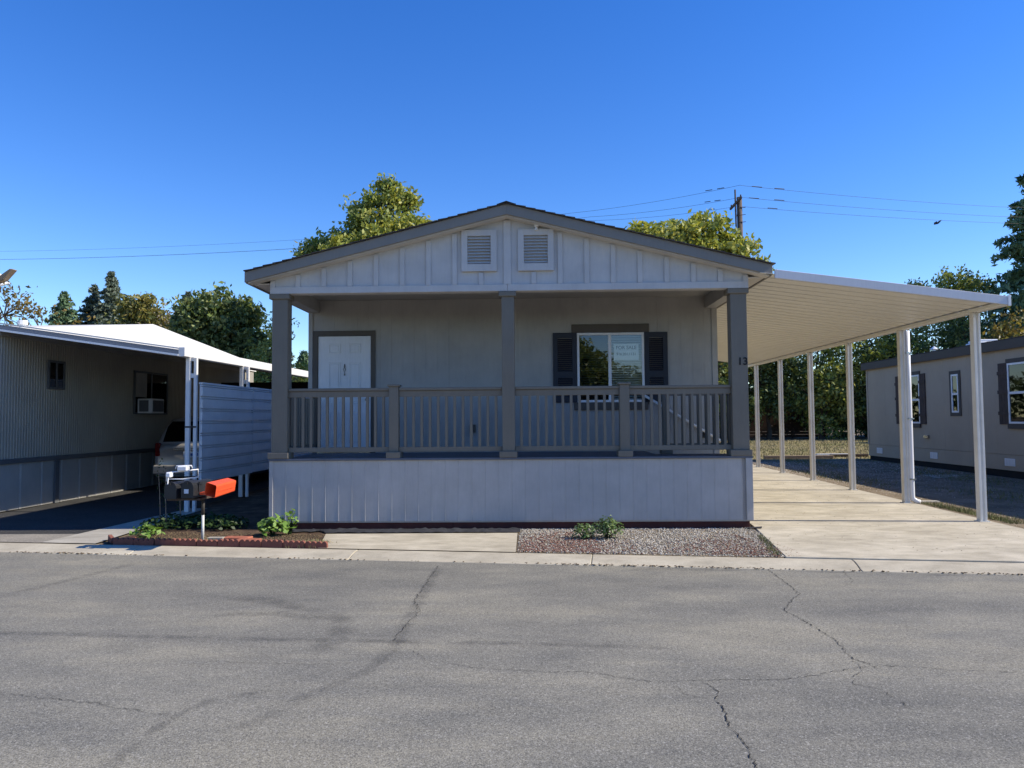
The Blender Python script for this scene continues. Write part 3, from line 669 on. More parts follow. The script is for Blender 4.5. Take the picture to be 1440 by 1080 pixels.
part('end_wall', MB().box(-15.5, -9.56, 1.98, 2.03, .05, 3.27).box(-15.5, -9.56, 13.95, 14, .05, 3.27).box(-15.5, -15.45, 2.03, 13.95, .05, 3.27), M['beige'], lh)
ev = [(-15.7, 1.9, 3.30), (-9.46, 1.9, 3.30), (-9.46, 14.2, 3.30), (-15.7, 14.2, 3.30), (-15.7, 2.4, 3.36), (-9.46, 2.4, 3.36), (-9.46, 9.3, 3.56), (-9.46, 14.2, 3.56), (-15.7, 14.2, 3.56), (-14.8, 11, 4.55), (-11.4, 11, 4.55)]
rf = MB(); rf._add(ev, [(0, 3, 2, 1), (0, 1, 5, 4), (4, 5, 10, 9), (5, 6, 10), (6, 7, 10), (7, 8, 9, 10), (8, 4, 9), (1, 2, 7, 6, 5), (2, 3, 8, 7), (3, 0, 4, 8)])
lr = part('roof', rf, M['white_roof'], lh)
part('roof_vent', MB().tube([(-9.62, 2.75, 3.30), (-9.62, 2.75, 3.46)], .06, 10).tube([(-9.62, 2.75, 3.46), (-9.62, 2.75, 3.54)], .085, 10), M['vinyl'], lh)
def l_window(u0, u1, z0, z1):
    w = part('window', MB(LM).box(u0, u1, .014, .05, z1 - .045, z1).box(u0, u1, .014, .05, z0, z0 + .045).box(u0, u0 + .045, .014, .05, z0 + .045, z1 - .045).box(u1 - .045, u1, .014, .05, z0 + .045, z1 - .045).box((u0 + u1) / 2 - .02, (u0 + u1) / 2 + .02, .014, .05, z0 + .045, z1 - .045), M['belt'], lh, .003)
    part('window_backing', MB(LM).box(u0 + .045, u1 - .045, .0145, .02, z0 + .045, z1 - .045), M['dark'], w)
    for a, b_ in ((u0 + .045, (u0 + u1) / 2 - .02), ((u0 + u1) / 2 + .02, u1 - .045)): part('pane', MB(LM).box(a, b_, .03, .034, z0 + .045, z1 - .045), M['glass_black'], w)
    return w
l_window(3.28, 3.80, 2.27, 2.84)
w2 = l_window(6.43, 8.04, 1.80, 2.84)
part('window_board', MB(LM).box(6.50, 6.98, .036, .055, 2.21, 2.79), M['awning_under'], w2)
ac = thing('air_conditioner', (-9.3, 7.0, 1.8), 'white box air conditioner set in the beige home\'s window', 'air conditioner')
part('ac_case', MB(LM).box(6.56, 7.15, .05, .40, 1.82, 2.17), M['white'], ac, .01)
part('ac_front', MB().box(-9.40, -9.18, 6.548, 6.559, 1.86, 2.13), M['belt'], ac)
part('ac_grille', MB(LM).box(6.60, 7.11, .401, .408, 1.86, 2.13), M['belt'], ac)
for k in range(7): part('ac_fin', MB(LM).box(6.60, 7.11, .409, .416, 1.87 + k * .037, 1.885 + k * .037), M['belt'], ac)

aw = thing('awning', (-7.8, 7, 0), 'flat white metal awning with screen wall along the old beige home', 'awning')
AZ = lambda x: 3.30 - .148 * (x + 9.5)
an = MB(); prf = [(0, .0), (.11, .0), (.118, .035), (.192, .035), (.2, .0)]
ring = [(y, z) for y, z in prf] + [(y, z + .004) for y, z in reversed(prf)]
an.rings([[(x, y, AZ(x) + z - .03) for y, z in ring] for x in (-9.47, -6.12)])
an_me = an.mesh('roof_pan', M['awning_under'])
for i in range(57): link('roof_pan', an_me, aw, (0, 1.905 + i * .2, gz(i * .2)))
FM = paint('awning_metal_in_shade', (.22, .22, .235), .45, .1)  # white awning metal coloured dark grey for its shaded front
part('ledger', long_y(lambda y: -9.478, lambda y: -9.435, 1.905, 13.3, 3.15, 3.262), M['awning_under'], aw, .004)
front = part('front_fascia', MB().prism([(-9.7, AZ(-9.7) - .05), (-6.2, AZ(-6.2) - .05), (-6.2, AZ(-6.2) + .06), (-9.7, AZ(-9.7) + .06)], 'y', 1.86, 1.90), FM, aw)
part('fascia_lip', MB().prism([(-9.7, AZ(-9.7) + .07), (-6.2, AZ(-6.2) + .07), (-6.2, AZ(-6.2) + .095), (-9.7, AZ(-9.7) + .095)], 'y', 1.84, 1.858), M['white_roof'], front)  # lips kept white to carry the sun caught along the fascia edges
part('fascia_lip', MB().prism([(-9.7, AZ(-9.7) - .055), (-6.2, AZ(-6.2) - .055), (-6.2, AZ(-6.2) - .02), (-9.7, AZ(-9.7) - .02)], 'y', 1.83, 1.858), M['vinyl'], front)
lg = lambda o: (lambda y: -6.2 + o)
part('side_fascia', long_y(lg(0), lg(.12), 1.84, 13.4, AZ(-6.2) - .075, AZ(-6.2) + .095), M['awning'], aw, .01)
part('side_beam', long_y(lambda y: -6.10, lambda y: -5.98, 2.05, 13.4, AZ(-6.2) - .13, AZ(-6.2) - .06), M['awning'], aw) if False else None
for i in range(5):
    y = 2.08 + 2.42 * i; zb = gz(y) + .012; zt = AZ(-6.2) - .078 + gz(y)
    p = part('awning_post', MB().box(-6.165, -6.085, y - .03, y + .03, zb, zt), M['awning'], aw, .006)
    part('post_leg', MB().box(-6.02, -5.965, y - .03, y + .03, zb, zt), M['awning'], p, .005)
    part('post_plate', MB().box(-6.083, -6.022, y - .02, y + .02, zt - .06, zt - .002).box(-6.083, -6.022, y - .02, y + .02, zt - .36, zt - .28).box(-6.083, -6.022, y - .02, y + .02, zb + .5, zb + .54), M['awning'], p)
    if i == 0: part('post_strap', MB().box(-6.17, -5.96, y - .036, y - .031, 1.50, 1.53).box(-6.17, -5.96, y - .036, y - .031, .62, .65), M['black_metal'], p)
for i in range(4):
    ya, yb = 2.14 + 2.42 * i, 2.14 + 2.42 * i + 2.40; g0 = gz(ya)
    for k in range(8):
        z0 = .52 + k * .219
        pr = [(-6.085, z0), (-6.035, z0), (-6.032, z0 + .162), (-6.070, z0 + .163), (-6.070, z0 + .176), (-6.034, z0 + .177), (-6.034, z0 + .198), (-6.070, z0 + .199), (-6.070, z0 + .2175), (-6.085, z0 + .2175)]
        part('screen_plank', MB().prism([(a + .135, b_ + g0) for a, b_ in pr], 'y', ya, yb), M['screen'], aw)
    part('screen_rail', MB().box(-5.963, -5.90, ya, yb, 2.268 + g0, 2.30 + g0), M['screen'], aw)
part('dark_backdrop', MB().box(-9.40, -6.2, 11.2, 11.3, .03, 2.78), M['dark'], aw)  # added black panel standing for the deep shade under the awning

# silver car parked under the awning, tail towards the street
car = thing('parked_car', (-7.87, 8, 0), 'silver suv parked tail out under the white awning', 'car')
cx = -7.87
def ring_at(y, zb, zt, hw, tuck=.06, n=14, top=.86):
    L = [(-hw + tuck, zb), (-hw, zb + (zt - zb) * .28), (-hw, zb + (zt - zb) * .62), (-hw * top, zt - .03), (-hw * top * .85, zt)]
    L = L + [(-a, b_) for a, b_ in reversed(L)]
    return [(cx + a, y, b_) for a, b_ in L]
b1 = MB(); b1.rings([ring_at(6.10, .50, .98, .80), ring_at(6.06, .42, 1.04, .88), ring_at(6.12, .36, 1.10, .91), ring_at(6.5, .30, 1.10, .925), ring_at(8.6, .28, 1.08, .925), ring_at(9.6, .28, 1.02, .92), ring_at(10.5, .32, .92, .86), ring_at(10.75, .40, .80, .74)])
part('body', b1, M['silver'], car, .0, smooth=True)
b2 = MB(); b2.rings([ring_at(6.16, 1.04, 1.12, .86, 0, top=.96), ring_at(6.32, 1.05, 1.50, .84, 0, top=.88), ring_at(6.5, 1.05, 1.68, .84, 0, top=.84), ring_at(7.2, 1.05, 1.72, .85, 0, top=.84), ring_at(8.3, 1.05, 1.69, .84, 0, top=.82), ring_at(9.0, 1.03, 1.30, .80, 0, top=.86), ring_at(9.35, 1.0, 1.06, .78, 0, top=.95)])
part('cabin', b2, M['silver'], car, smooth=True)
rw = MB(); rq = [(.74, 6.150, 1.15), (.70, 6.285, 1.49), (.64, 6.405, 1.62)]
rw.rings([[(cx - h, y, z), (cx + h, y, z), (cx + h, y + .05, z - .01), (cx - h, y + .05, z - .01)] for h, y, z in rq])
part('rear_window', rw, M['glass_black'], car)
part('side_window', MB()._add([(cx - .855, 6.75, 1.15), (cx - .855, 8.6, 1.13), (cx - .755, 8.2, 1.55), (cx - .755, 6.85, 1.58)], [(0,1,2,3)]), M['glass_black'], car)
part('bumper', MB().box(cx - .90, cx + .90, 5.98, 6.14, .40, .62).box(cx - .84, cx + .84, 6.0, 6.1, .34, .399), M['silver'], car, .04)
part('tailgate_trim', MB().box(cx - .45, cx + .45, 6.02, 6.06, .96, .995), M['chrome'], car, .008)
for s in (-1, 1): part('tail_light', MB().box(cx + s * .83 - .055, cx + s * .83 + .055, 6.04, 6.16, .82, 1.12), M['red_lens'], car, .02)
pl = part('number_plate', MB().box(cx - .20, cx + .20, 6.01, 6.03, .79, .92), M['plate'], car, .004)
part('plate_mark', MB().box(cx - .15, cx + .15, 6.007, 6.0095, .825, .885), M['plate_blue'], pl)
for s in (-1, 1):
    for yy in (7.0, 9.75):
        x0 = cx + s * .80
        wv = MB().tube([(x0 - .11, yy, .345), (x0 - .10, yy, .345), (x0 + .10, yy, .345), (x0 + .11, yy, .345)], [.29, .335, .335, .29], 24)
        w_ = part('wheel', wv, M['rubber'], car); part('rim', MB().tube([(x0 + s * .10, yy, .345), (x0 + s * .118, yy, .345)], [.21, .17], 16), M['chrome'], w_)

# ------------------------------------------------------------------ mailboxes, newspaper box, planting bed
R7 = Matrix.Rotation(rad(-7.2), 4, 'Z')
def mailbox(x, y, z, L, w, h):
    mb = MB(); n = 9
    def sec(yy, k=1.0):
        pts = [(-w / 2 * k, yy, 0), (w / 2 * k, yy, 0)]
        for i in range(n): a = math.pi * i / (n - 1); pts.append((math.cos(a) * w / 2 * k, yy, (h - w / 2) + math.sin(a) * w / 2 * k))
        return pts
    return mb, sec
def make_mailbox(x, y, z, label, yaw):
    t = thing('mailbox', (x, y, z), label, 'mailbox', 'mailboxes on the pole by the planting bed')
    Mx = Matrix.Translation((x, y, z)) @ Matrix.Rotation(rad(yaw), 4, 'Z')
    mb, sec = mailbox(0, 0, 0, .48, .165, .215); mb.rings([sec(.012), sec(.48)]); part('box', mb.xf(Mx), M['mailbox'], t, .003)
    mb, sec = mailbox(0, 0, 0, .48, .175, .222); mb.rings([sec(-.012), sec(.010)]); part('box_door', mb.xf(Mx), M['mailbox'], t, .002)
    part('latch', MB().box(-.012, .012, -.03, -.012, .18, .205).xf(Mx), M['black_metal'], t)
    part('flag', MB().box(.088, .094, .10, .125, .08, .20).box(.088, .094, .10, .19, .165, .20).xf(Mx), M['mailbox'], t)
    return t, Mx
mt, Mx = make_mailbox(-4.500, -1.30, .625, 'black mailbox with a small white number label, on the pole top', -7)
part('number_label', MB().box(-.04, .02, -.016, -.0125, .06, .115).xf(Mx), M['plate'], mt)
make_mailbox(-4.730, -1.28, .615, 'black mailbox under the white wire rack', -10)
mp = thing('mailbox_post', (-4.440, -1.05, 0), 'thin metal pole carrying the black mailboxes', 'post')
part('pole', MB().tube([(-4.440, -1.05, -.02), (-4.440, -1.05, .36)], .019, 10), M['steel_pole'], mp, smooth=True)
part('upper_pole', MB().tube([(-4.440, -1.05, .36), (-4.440, -1.05, .585)], .023, 10), M['dark_pole'], mp, smooth=True)  # upper length of the pole, darker and slightly thicker
part('shelf_board', MB().box(-4.76, -4.33, -1.40, -.98, .585, .613), M['rough_wood'], mp, .003)
rk = thing('wire_rack', (-4.700, -1.2, .84), 'bent white wire rack with two white boxes above the mailboxes', 'rack')
part('rack_frame', MB().tube([(-4.800, -1.25, .835), (-4.800, -1.25, .95), (-4.660, -1.20, .96), (-4.420, -1.18, .985), (-4.420, -1.18, .885), (-4.600, -1.22, .862), (-4.800, -1.25, .866)], .0085, 8).tube([(-4.700, -1.22, 1.00), (-4.690, -1.22, 1.035), (-4.500, -1.20, 1.035), (-4.490, -1.2, 1.0)], .008, 8), M['vinyl'], rk, smooth=True)
part('rack_box', MB().box(-4.675, -4.545, -1.24, -1.15, .965, 1.032), M['vinyl'], rk, .012)
part('rack_box', MB().box(-4.80, -4.73, -1.29, -1.20, .885, .955), M['vinyl'], rk, .014)
part('rack_hook', MB().tube([(-4.760, -1.29, .885), (-4.765, -1.295, .80)], .008, 6), M['vinyl'], rk)
nb_ = thing('newspaper_box', (-4.150, -1.2, .72), 'bright orange square newspaper tube tilted beside the mailboxes', 'newspaper box')
Nx = Matrix.Translation((-4.16, -1.40, .735)) @ Matrix.Rotation(rad(-17), 4, 'Z') @ Matrix.Rotation(rad(6), 4, 'X') @ Matrix.Rotation(rad(14), 4, 'Y')
def sq(y, h, r): 
    P = []
    for cx_, cz_, a0 in ((h - r, h - r, 0), (-h + r, h - r, 90), (-h + r, -h + r, 180), (h - r, -h + r, 270)):
        for k in range(3): a = rad(a0 + k * 45); P.append((cx_ + math.cos(a) * r, y, cz_ + math.sin(a) * r))
    return P
tb = MB(); tb.rings([sq(.38, .076, .018), sq(0, .084, .02), sq(0, .079, .016), sq(.37, .071, .014)])
part('tube', tb.xf(Nx), M['orange'], nb_, 0)
part('side_rib', MB().box(.081, .0865, .04, .33, -.008, .008).xf(Nx), M['orange'], nb_)
part('bracket', MB().box(-4.38, -4.22, -1.22, -1.10, .66, .69), M['orange'], nb_)

for o in [q for q in COL.objects if q.get('category') in ('mailbox', 'rack', 'newspaper box')]: o.location += Vector((.05, -.18, 0))
eb = thing('brick_edging', (-4.3, -1.3, 0), 'low scalloped red brick edging along the front of the planting bed', 'edging')
bp = [(0, -.03), (.29, -.03)]
for k in range(3, -1, -1):
    for j in range(0, 6): a = math.pi * j / 5; bp.append((.0725 * k + .03625 + math.cos(a) * .0345, .055 + math.sin(a) * .034))
br = MB(); br.prism(bp, 'y', -.022, .022); br_me = br.mesh('brick', M['brick'], .003)
rb = random.Random(3)
for i in range(10):
    u0 = 1.66 + i * .297; p_ = uv(u0, .045 + rb.uniform(-.008, .008), rb.uniform(-.006, .008))
    link('brick', br_me, eb, p_, (rb.uniform(-.05, .05), rb.uniform(-.012, .012), rad(-7.2) + rb.uniform(-.03, .03)))
link('brick', br_me, eb, uv(1.40, .30, .0), (.0, .06, rad(-52)))
for i, (x, y, w, d, a, lab, cat) in enumerate([(-5.50, -.98, .20, .12, 20, 'broken terracotta brick lying by the bright lettuce plant', 'brick'),
        (-4.02, -.92, .36, .18, -5, 'flat terracotta paver lying right of the mailbox pole', 'paver'), (-3.80, -1.12, .30, .19, -9, 'flat terracotta paver lying left of the bright bush', 'paver')]):
    mb = MB().box(-w/2, w/2, -d/2, d/2, 0, .045).xf(Matrix.Translation((x, y, .0)) @ Matrix.Rotation(rad(a), 4, 'Z'))
    tag(link('paver', mb.mesh('paver', M['terracotta'], .008)), lab, cat)
tag(link('paver', MB().box(-4.40, -4.18, -1.02, -.93, 0, .05).mesh('paver', M['pale_concrete'], .006)), 'small white block at the foot of the mailbox pole', 'block')
# weed fabric rumpled along the base of the house
fb = MB(); n = 60
rnd = random.Random(5); vs = []
for j in range(4):
    for i in range(n):
        x = -3.75 + (3.55) * i / (n - 1)
        e = (-.40 if j == 3 else -.04 - .11 * j) + (rnd.uniform(-.04, .05) if j else 0)
        if x < -3.0 and j == 3: e += .12
        vs.append((x, e, .014 + (rnd.uniform(.0, .035) if j in (1, 2) else .004)))
fb._add(vs, [(j*n+i, j*n+i+1, (j+1)*n+i+1, (j+1)*n+i) for j in range(3) for i in range(n-1)])
tag(link('weed_fabric', fb.mesh('weed_fabric', M['fabric'], smooth=True)), 'rumpled strip of black weed fabric along the base of the porch', 'fabric')
fb2 = MB(); fb2._add([(3.05, -.02, .02), (3.28, -.05, .035), (3.24, -.16, .03), (3.02, -.10, .015)], [(0, 1, 2, 3)])
fb2._add([(3.05, -.02, .015), (3.28, -.05, .030), (3.24, -.16, .025), (3.02, -.10, .010)], [(3, 2, 1, 0)])
tag(link('weed_fabric', fb2.mesh('weed_fabric', M['fabric'])), 'scrap of black weed fabric at the driveway corner of the porch', 'fabric')

# ------------------------------------------------------------------ loose stuff: stones, chips, litter, grass
rng = np.random.default_rng(11)
def scatter(name, P, S_, m, tint, flat=.6, kind='stuff', parent=None):
    Nn = len(P); base = np.array([(1,0,0),(-.5,.87,0),(-.5,-.87,0),(0,0,.8),(.1,0,-.8)], float)
    rot = rng.uniform(0, 6.283, Nn); c, s = np.cos(rot), np.sin(rot)
    jit = rng.uniform(.7, 1.3, (Nn, 5, 3)); B = base[None] * jit * S_[:, None, None]; B[:, :, 2] *= flat
    x = B[:, :, 0] * c[:, None] - B[:, :, 1] * s[:, None]; y = B[:, :, 0] * s[:, None] + B[:, :, 1] * c[:, None]
    Vv = np.stack([x, y, B[:, :, 2]], 2) + P[:, None, :]
    F = np.array([(0,1,3),(1,2,3),(2,0,3),(1,0,4),(2,1,4),(0,2,4)]); Fi = (F[None] + 5 * np.arange(Nn)[:, None, None]).reshape(-1, 3)
    return raw(name, Vv.reshape(-1, 3), Fi, m, np.repeat(tint, 6), kind, parent)
def raw(name, Vv, Fi, m, tint, kind=None, parent=None):
    me = bpy.data.meshes.new(name); nv, nf, k = len(Vv), len(Fi), Fi.shape[1]
    me.vertices.add(nv); me.vertices.foreach_set('co', Vv.astype(np.float32).ravel())
    me.loops.add(nf * k); me.loops.foreach_set('vertex_index', Fi.astype(np.int32).ravel())
    me.polygons.add(nf); me.polygons.foreach_set('loop_start', np.arange(0, nf * k, k, dtype=np.int32)); me.polygons.foreach_set('loop_total', np.full(nf, k, np.int32))
    me.update(calc_edges=True)
    a = me.attributes.new('tint', 'FLOAT', 'FACE'); a.data.foreach_set('value', tint.astype(np.float32)); me.materials.append(m)
    o = link(name, me, parent)
    if kind: o['kind'] = kind
    return o
def in_bed(n):
    x = rng.uniform(-.21, 3.12, n); t = rng.uniform(0, 1, n); ylo = -1.05 - .127 * (x + 7.2) + .03
    y = ylo + t * (.0 - ylo) - (rng.uniform(0, 1, n) < .03) * rng.uniform(0, .09, n); return x, y, t
x, y, t = in_bed(17000)
scatter('gravel', np.stack([x, y, rng.uniform(-.002, .012, len(x))], 1), rng.uniform(.007, .017, len(x)), M['stones'], rng.uniform(0, 1, len(x)))
x, y, t = in_bed(16000); pr = (.40 + .30 * (x < .9)) * np.clip(1.15 - 1.9 * np.abs(t - .15) - .25 * (np.abs(x - .35) > .9) + .4 * np.sin(x * 3.1), 0, 1) * (1 - .55 * ((x > .8) & (x < 1.6)))
k_ = rng.uniform(0, 1.25, len(x)) < pr
scatter('bark_mulch', np.stack([x, y, np.full(len(x), .014)], 1)[k_], rng.uniform(.009, .021, k_.sum()), M['chips'], rng.uniform(0, 1, k_.sum()), .35)
n = 9000; x = rng.uniform(-5.6, -2.95, n); y = -1.05 - .127 * (x + 7.2) + .08 + rng.uniform(0, 1, n) ** 1.3 * 1.0
scatter('soil_crumbs', np.stack([x, y, rng.uniform(0, .01, n)], 1), rng.uniform(.006, .016, n), M['litter'], rng.uniform(0, 1, n), .5)
n = 20000; x = rng.uniform(6.97, 11.8, n); y = -2.5 + 17.5 * rng.uniform(0, 1, n) ** 1.3
scatter('yard_gravel', np.stack([x, y, .004 + .005 * np.maximum(y, 0)], 1), rng.uniform(.010, .024, n), M['stones'], rng.uniform(0, .8, n))
n = 1500; u_ = rng.uniform(.5, 17, n); v_ = -.36 + np.abs(rng.normal(0, .035, n)) - .03
keep = rng.uniform(0, 1, n) < np.clip(.25 + .6 * np.sin(u_ * 1.3) * np.sin(u_ * .47 + 1) + .3 * (u_ > 7.5), .05, 1); u_, v_ = u_[keep], v_[keep]
scatter('leaf_litter', np.stack([-7.2 + .992 * u_ + .126 * v_, -1.05 - .126 * u_ + .992 * v_, np.full(len(u_), -.050)], 1), rng.uniform(.006, .02, len(u_)), M['litter'], rng.uniform(0, .7, len(u_)), .4)
n = 500; x = rng.uniform(3.3, 6.8, n); y = rng.uniform(-2.3, 8, n)
scatter('driveway_litter', np.stack([x, y, .018 + .005 * np.maximum(y, 0)], 1), rng.uniform(.004, .012, n), M['litter'], rng.uniform(0, .6, n), .3)
def blades(name, x, y, z, h, w, m, tint):
    n = len(x); a = rng.uniform(0, 6.283, n); lean = rng.normal(0, .35, (n, 2)) * h[:, None]
    b = np.stack([x, y, z], 1); d = np.stack([np.cos(a), np.sin(a), np.zeros(n)], 1) * w[:, None]
    tip = b + np.stack([lean[:, 0], lean[:, 1], h], 1)
    return raw(name, np.stack([b - d, b + d, tip], 1).reshape(-1, 3), np.arange(3 * n).reshape(-1, 3), m, tint, 'stuff')
n = 26000; x = rng.uniform(4.6, 24, n); y = rng.uniform(16.1, 36, n)
blades('dry_grass', x, y, .005 * y - .004, rng.uniform(.03, .11, n), rng.uniform(.008, .02, n), M['blades'], np.clip(rng.normal(.55, .25, n) + .25 * np.sin(x * .7) * np.sin(y * .5), 0, 1))
n = 2500; x = rng.uniform(6.97, 7.5, n) ; y = rng.uniform(.2, 2.8, n); x = 6.97 + np.abs(rng.normal(0, .18, n))
blades('edge_grass', x, y, np.full(n, .0), rng.uniform(.03, .09, n), rng.uniform(.004, .008, n), M['blades'], rng.uniform(0, .35, n))
n = 16000; x = rng.uniform(7.3, 11.8, n); y = rng.uniform(2, 16, n); k_ = (np.sin(x * 2.1 + 1) * np.sin(y * .55) + rng.normal(0, .35, n)) > .30; x, y = x[k_], y[k_]
blades('yard_grass', x, y, .005 * y, rng.uniform(.02, .07, len(x)), rng.uniform(.006, .012, len(x)), M['blades'], rng.uniform(0, .3, len(x)))
n = 420; t = rng.uniform(0, 1, n) ; x = 2.83 + .25 * t + rng.normal(0, .03, n) - .04; y = -2.25 + 1.5 * t
blades('driveway_edge_grass', x, y, np.full(n, .0), rng.uniform(.02, .06, n), rng.uniform(.003, .007, n), M['blades'], rng.uniform(0, .5, n))
n = 2200; x = np.concatenate([rng.normal(-2.88, .09, 1200), rng.uniform(-5.4, -4.2, 1000)]); y = -1.05 - .127 * (x + 7.2) + np.concatenate([rng.uniform(.02, .5, 1200), rng.uniform(.1, .4, 1000)])
blades('bed_grass', x, y, np.full(n, .0), rng.uniform(.02, .06, n), rng.uniform(.003, .007, n), M['blades'], rng.uniform(.1, 1, n))

# ------------------------------------------------------------------ plants and trees
def leaves(name, C, size, m, parent, tint, asp=.5, flat=0.0, nrm=None, fold=.25):
    n = len(C); nv = rng.normal(0, 1, (n, 3)); nv[:, 2] = nv[:, 2] * .8 + flat
    if nrm is not None: nv = nv * .6 + nrm
    nv /= np.linalg.norm(nv, axis=1)[:, None] + 1e-9
    a = np.cross(nv, rng.normal(0, 1, (n, 3))); a /= np.linalg.norm(a, axis=1)[:, None] + 1e-9
    b = np.cross(nv, a); L = size[:, None]
    q = np.stack([C - a * L, C - b * L * asp + nv * L * fold * asp, C + a * L, C + b * L * asp + nv * L * fold * asp], 1)
    return raw(name, q.reshape(-1, 3), np.arange(4 * n).reshape(-1, 4), m, tint, None, parent)
def crown_points(blobs, per, sig, seed):
    """clusters of leaves spread in and on a set of ellipsoids; returns leaf centres, cluster tints and the cluster centres"""
    r = np.random.default_rng(seed); Cs = []
    for (cx_, cy_, cz_, rx, ry, rz, nc) in blobs:
        d = r.normal(0, 1, (nc, 3)); d /= np.linalg.norm(d, axis=1)[:, None]
        d *= (r.uniform(.18, 1.0, nc) ** .45)[:, None] * r.uniform(.85, 1.05, nc)[:, None]
        Cs.append(np.array([cx_, cy_, cz_]) + d * np.array([rx, ry, rz]))
    Cs = np.concatenate(Cs); ct = r.uniform(0, 1, len(Cs))
    k = np.maximum(3, (per * r.uniform(.5, 1.5, len(Cs))).astype(int)); idx = np.repeat(np.arange(len(Cs)), k)
    sg = r.uniform(.6, 1.3, len(Cs)) * sig
    P = Cs[idx] + np.clip(r.normal(0, 1, (len(idx), 3)), -1.5, 1.5) * sg[idx][:, None] * np.array([1, 1, .75])
    return P, np.clip(.55 * ct[idx] + .45 * r.uniform(0, 1, len(idx)), 0, 1), Cs
def tree(x, y, label, blobs, m, trunk_r=.18, per=26, sig=.3, size=(.07, .14), seed=1, group='trees standing behind the homes', mats=None, limbs=14, name='tree', cat='tree', twig=True, base=None):
    z0 = (gz(min(y, 60)) if base is None else base) - .05
    t = thing(name, (x, y, z0), label, cat, group)
    P, ti, Cs = crown_points(blobs, per, sig, seed)
    r = random.Random(seed); tb_ = MB()
    top = max(b_[2] for b_ in blobs); low = min(b_[2] - b_[5] for b_ in blobs); fork = z0 + (max(low, z0 + .6) - z0) * .8 + .2
    mx = sum(b_[0] for b_ in blobs) / len(blobs); my = sum(b_[1] for b_ in blobs) / len(blobs)
    tp = Vector((mx, my, top - .5)); b0 = Vector((x, y, z0)); f0 = Vector((x + (mx - x) * .2, y, fork))
    tb_.tube([b0, b0.lerp(f0, .5) + Vector((r.uniform(-.1, .1), 0, 0)), f0, f0.lerp(tp, .5) + Vector((r.uniform(-.3, .3), r.uniform(-.3, .3), 0)), tp], [trunk_r * 1.25, trunk_r, trunk_r * .85, trunk_r * .5, trunk_r * .12], 8)
    for b_ in blobs:
        c = Vector(b_[:3]); s = f0.lerp(tp, r.uniform(.0, .35)); mid = s.lerp(c, .5) + Vector((r.uniform(-.3, .3), r.uniform(-.3, .3), r.uniform(.0, .4)))
        tb_.tube([s, mid, c], [trunk_r * .5, trunk_r * .35, trunk_r * .15], 6)
        near = [q for q in Cs if (Vector(q) - c).length < max(b_[3:6]) * 1.15]
        for q in r.sample(near, min(limbs, len(near))):
            q = Vector(q); m2 = c.lerp(q, .5) + Vector((r.uniform(-.15, .15), r.uniform(-.15, .15), r.uniform(-.1, .15))); tb_.tube([c.lerp(mid, .2), m2, q], [trunk_r * .16, trunk_r * .1, .012], 4)
    part('trunk', tb_, M['bark'], t)
    sz = np.random.default_rng(seed).uniform(size[0], size[1], len(P))
    if mats is None: leaves('crown', P, sz, m, t, ti)
    else:                                              # second leaf colour mixed into part of the crown
        f, m2 = mats; sel = f(P) ; leaves('crown', P[~sel], sz[~sel], m, t, ti[~sel]); leaves('crown', P[sel], sz[sel], m2, t, ti[sel])
    return t
def blobs_of(cx_, cy_, cz_, rx, ry, rz, n, nc, seed, k=.5):
    r = random.Random(seed); B = []
    for i in range(n):
        while True:
            d = Vector((r.uniform(-1, 1), r.uniform(-1, 1), r.uniform(-1, 1)))
            if d.length < 1: break
        q = r.uniform(.75, 1.25) * k
        B.append((cx_ + d.x * rx * (1 - k * .6), cy_ + d.y * ry * (1 - k * .6), cz_ + d.z * rz * (1 - k * .6), rx * q, ry * q, rz * q, int(nc / n)))
    return B
# the two trees above the roof
g_ = 'trees rising above the grey home\'s roof'
tree(-8.6, 27, 'tall olive green tree with a spiky top above the left roof slope', [(-8.0, 27, 11.95, 1.7, 1.5, 1.5, 90), (-8.9, 27.3, 10.75, 1.4, 1.4, 1.2, 60), (-7.2, 27, 13.15, .9, .8, .9, 36), (-7.55, 27, 13.85, .35, .4, .55, 12), (-11.3, 27, 10.05, .95, 1.0, 1.0, 34), (-10.0, 27, 10.35, 1.45, 1.3, 1.2, 66), (-11.9, 27.2, 8.75, .8, .8, .7, 22), (-6.4, 27, 12.75, .45, .4, .6, 14), (-7.6, 27, 10.35, 1.6, 1.4, 1.1, 60), (-8, 27.5, 8.15, 2.6, 2.2, 1.6, 60)],
     M['leaf_green'], .22, 30, .27, (.09, .18), 21, g_, mats=(lambda P: rng.uniform(0, 1, len(P)) < .22 + .25 * (P[:, 0] > -8.6), M['leaf_yellow']))
tree(-6.2, 25, 'low yellow green tree just above the left roof slope', [(-5.9, 25, 10.6, 1.15, 1.2, 1.1, 75), (-7.4, 25, 10.2, 1.1, 1.2, 1.0, 65), (-9.2, 25, 9.6, 1.1, 1.2, .9, 60), (-10.4, 25.2, 9.1, .8, .9, .7, 30), (-6.5, 25.3, 8.2, 2.4, 1.8, 1.3, 60)],
     M['leaf_yellow'], .18, 34, .24, (.09, .17), 22, g_)
tree(7.4, 23, 'rounded yellow green tree above the right roof slope beside the utility pole', [(5.1, 23, 9.55, 1.0, 1.0, .95, 55), (6.6, 23, 9.50, 1.5, 1.5, 1.35, 90), (7.8, 23, 9.80, 1.3, 1.3, 1.1, 80), (8.9, 23, 8.90, 1.3, 1.3, 1.2, 80), (9.9, 23, 7.90, .9, 1.0, 1.0, 46), (5.6, 23, 9.00, 1.1, 1.1, 1.1, 60), (7.5, 23.3, 7.45, 2.6, 1.8, 1.6, 90)],
     M['leaf_yellow'], .2, 34, .25, (.09, .17), 23, g_, mats=(lambda P: rng.uniform(0, 1, len(P)) < .32, M['leaf_green']))
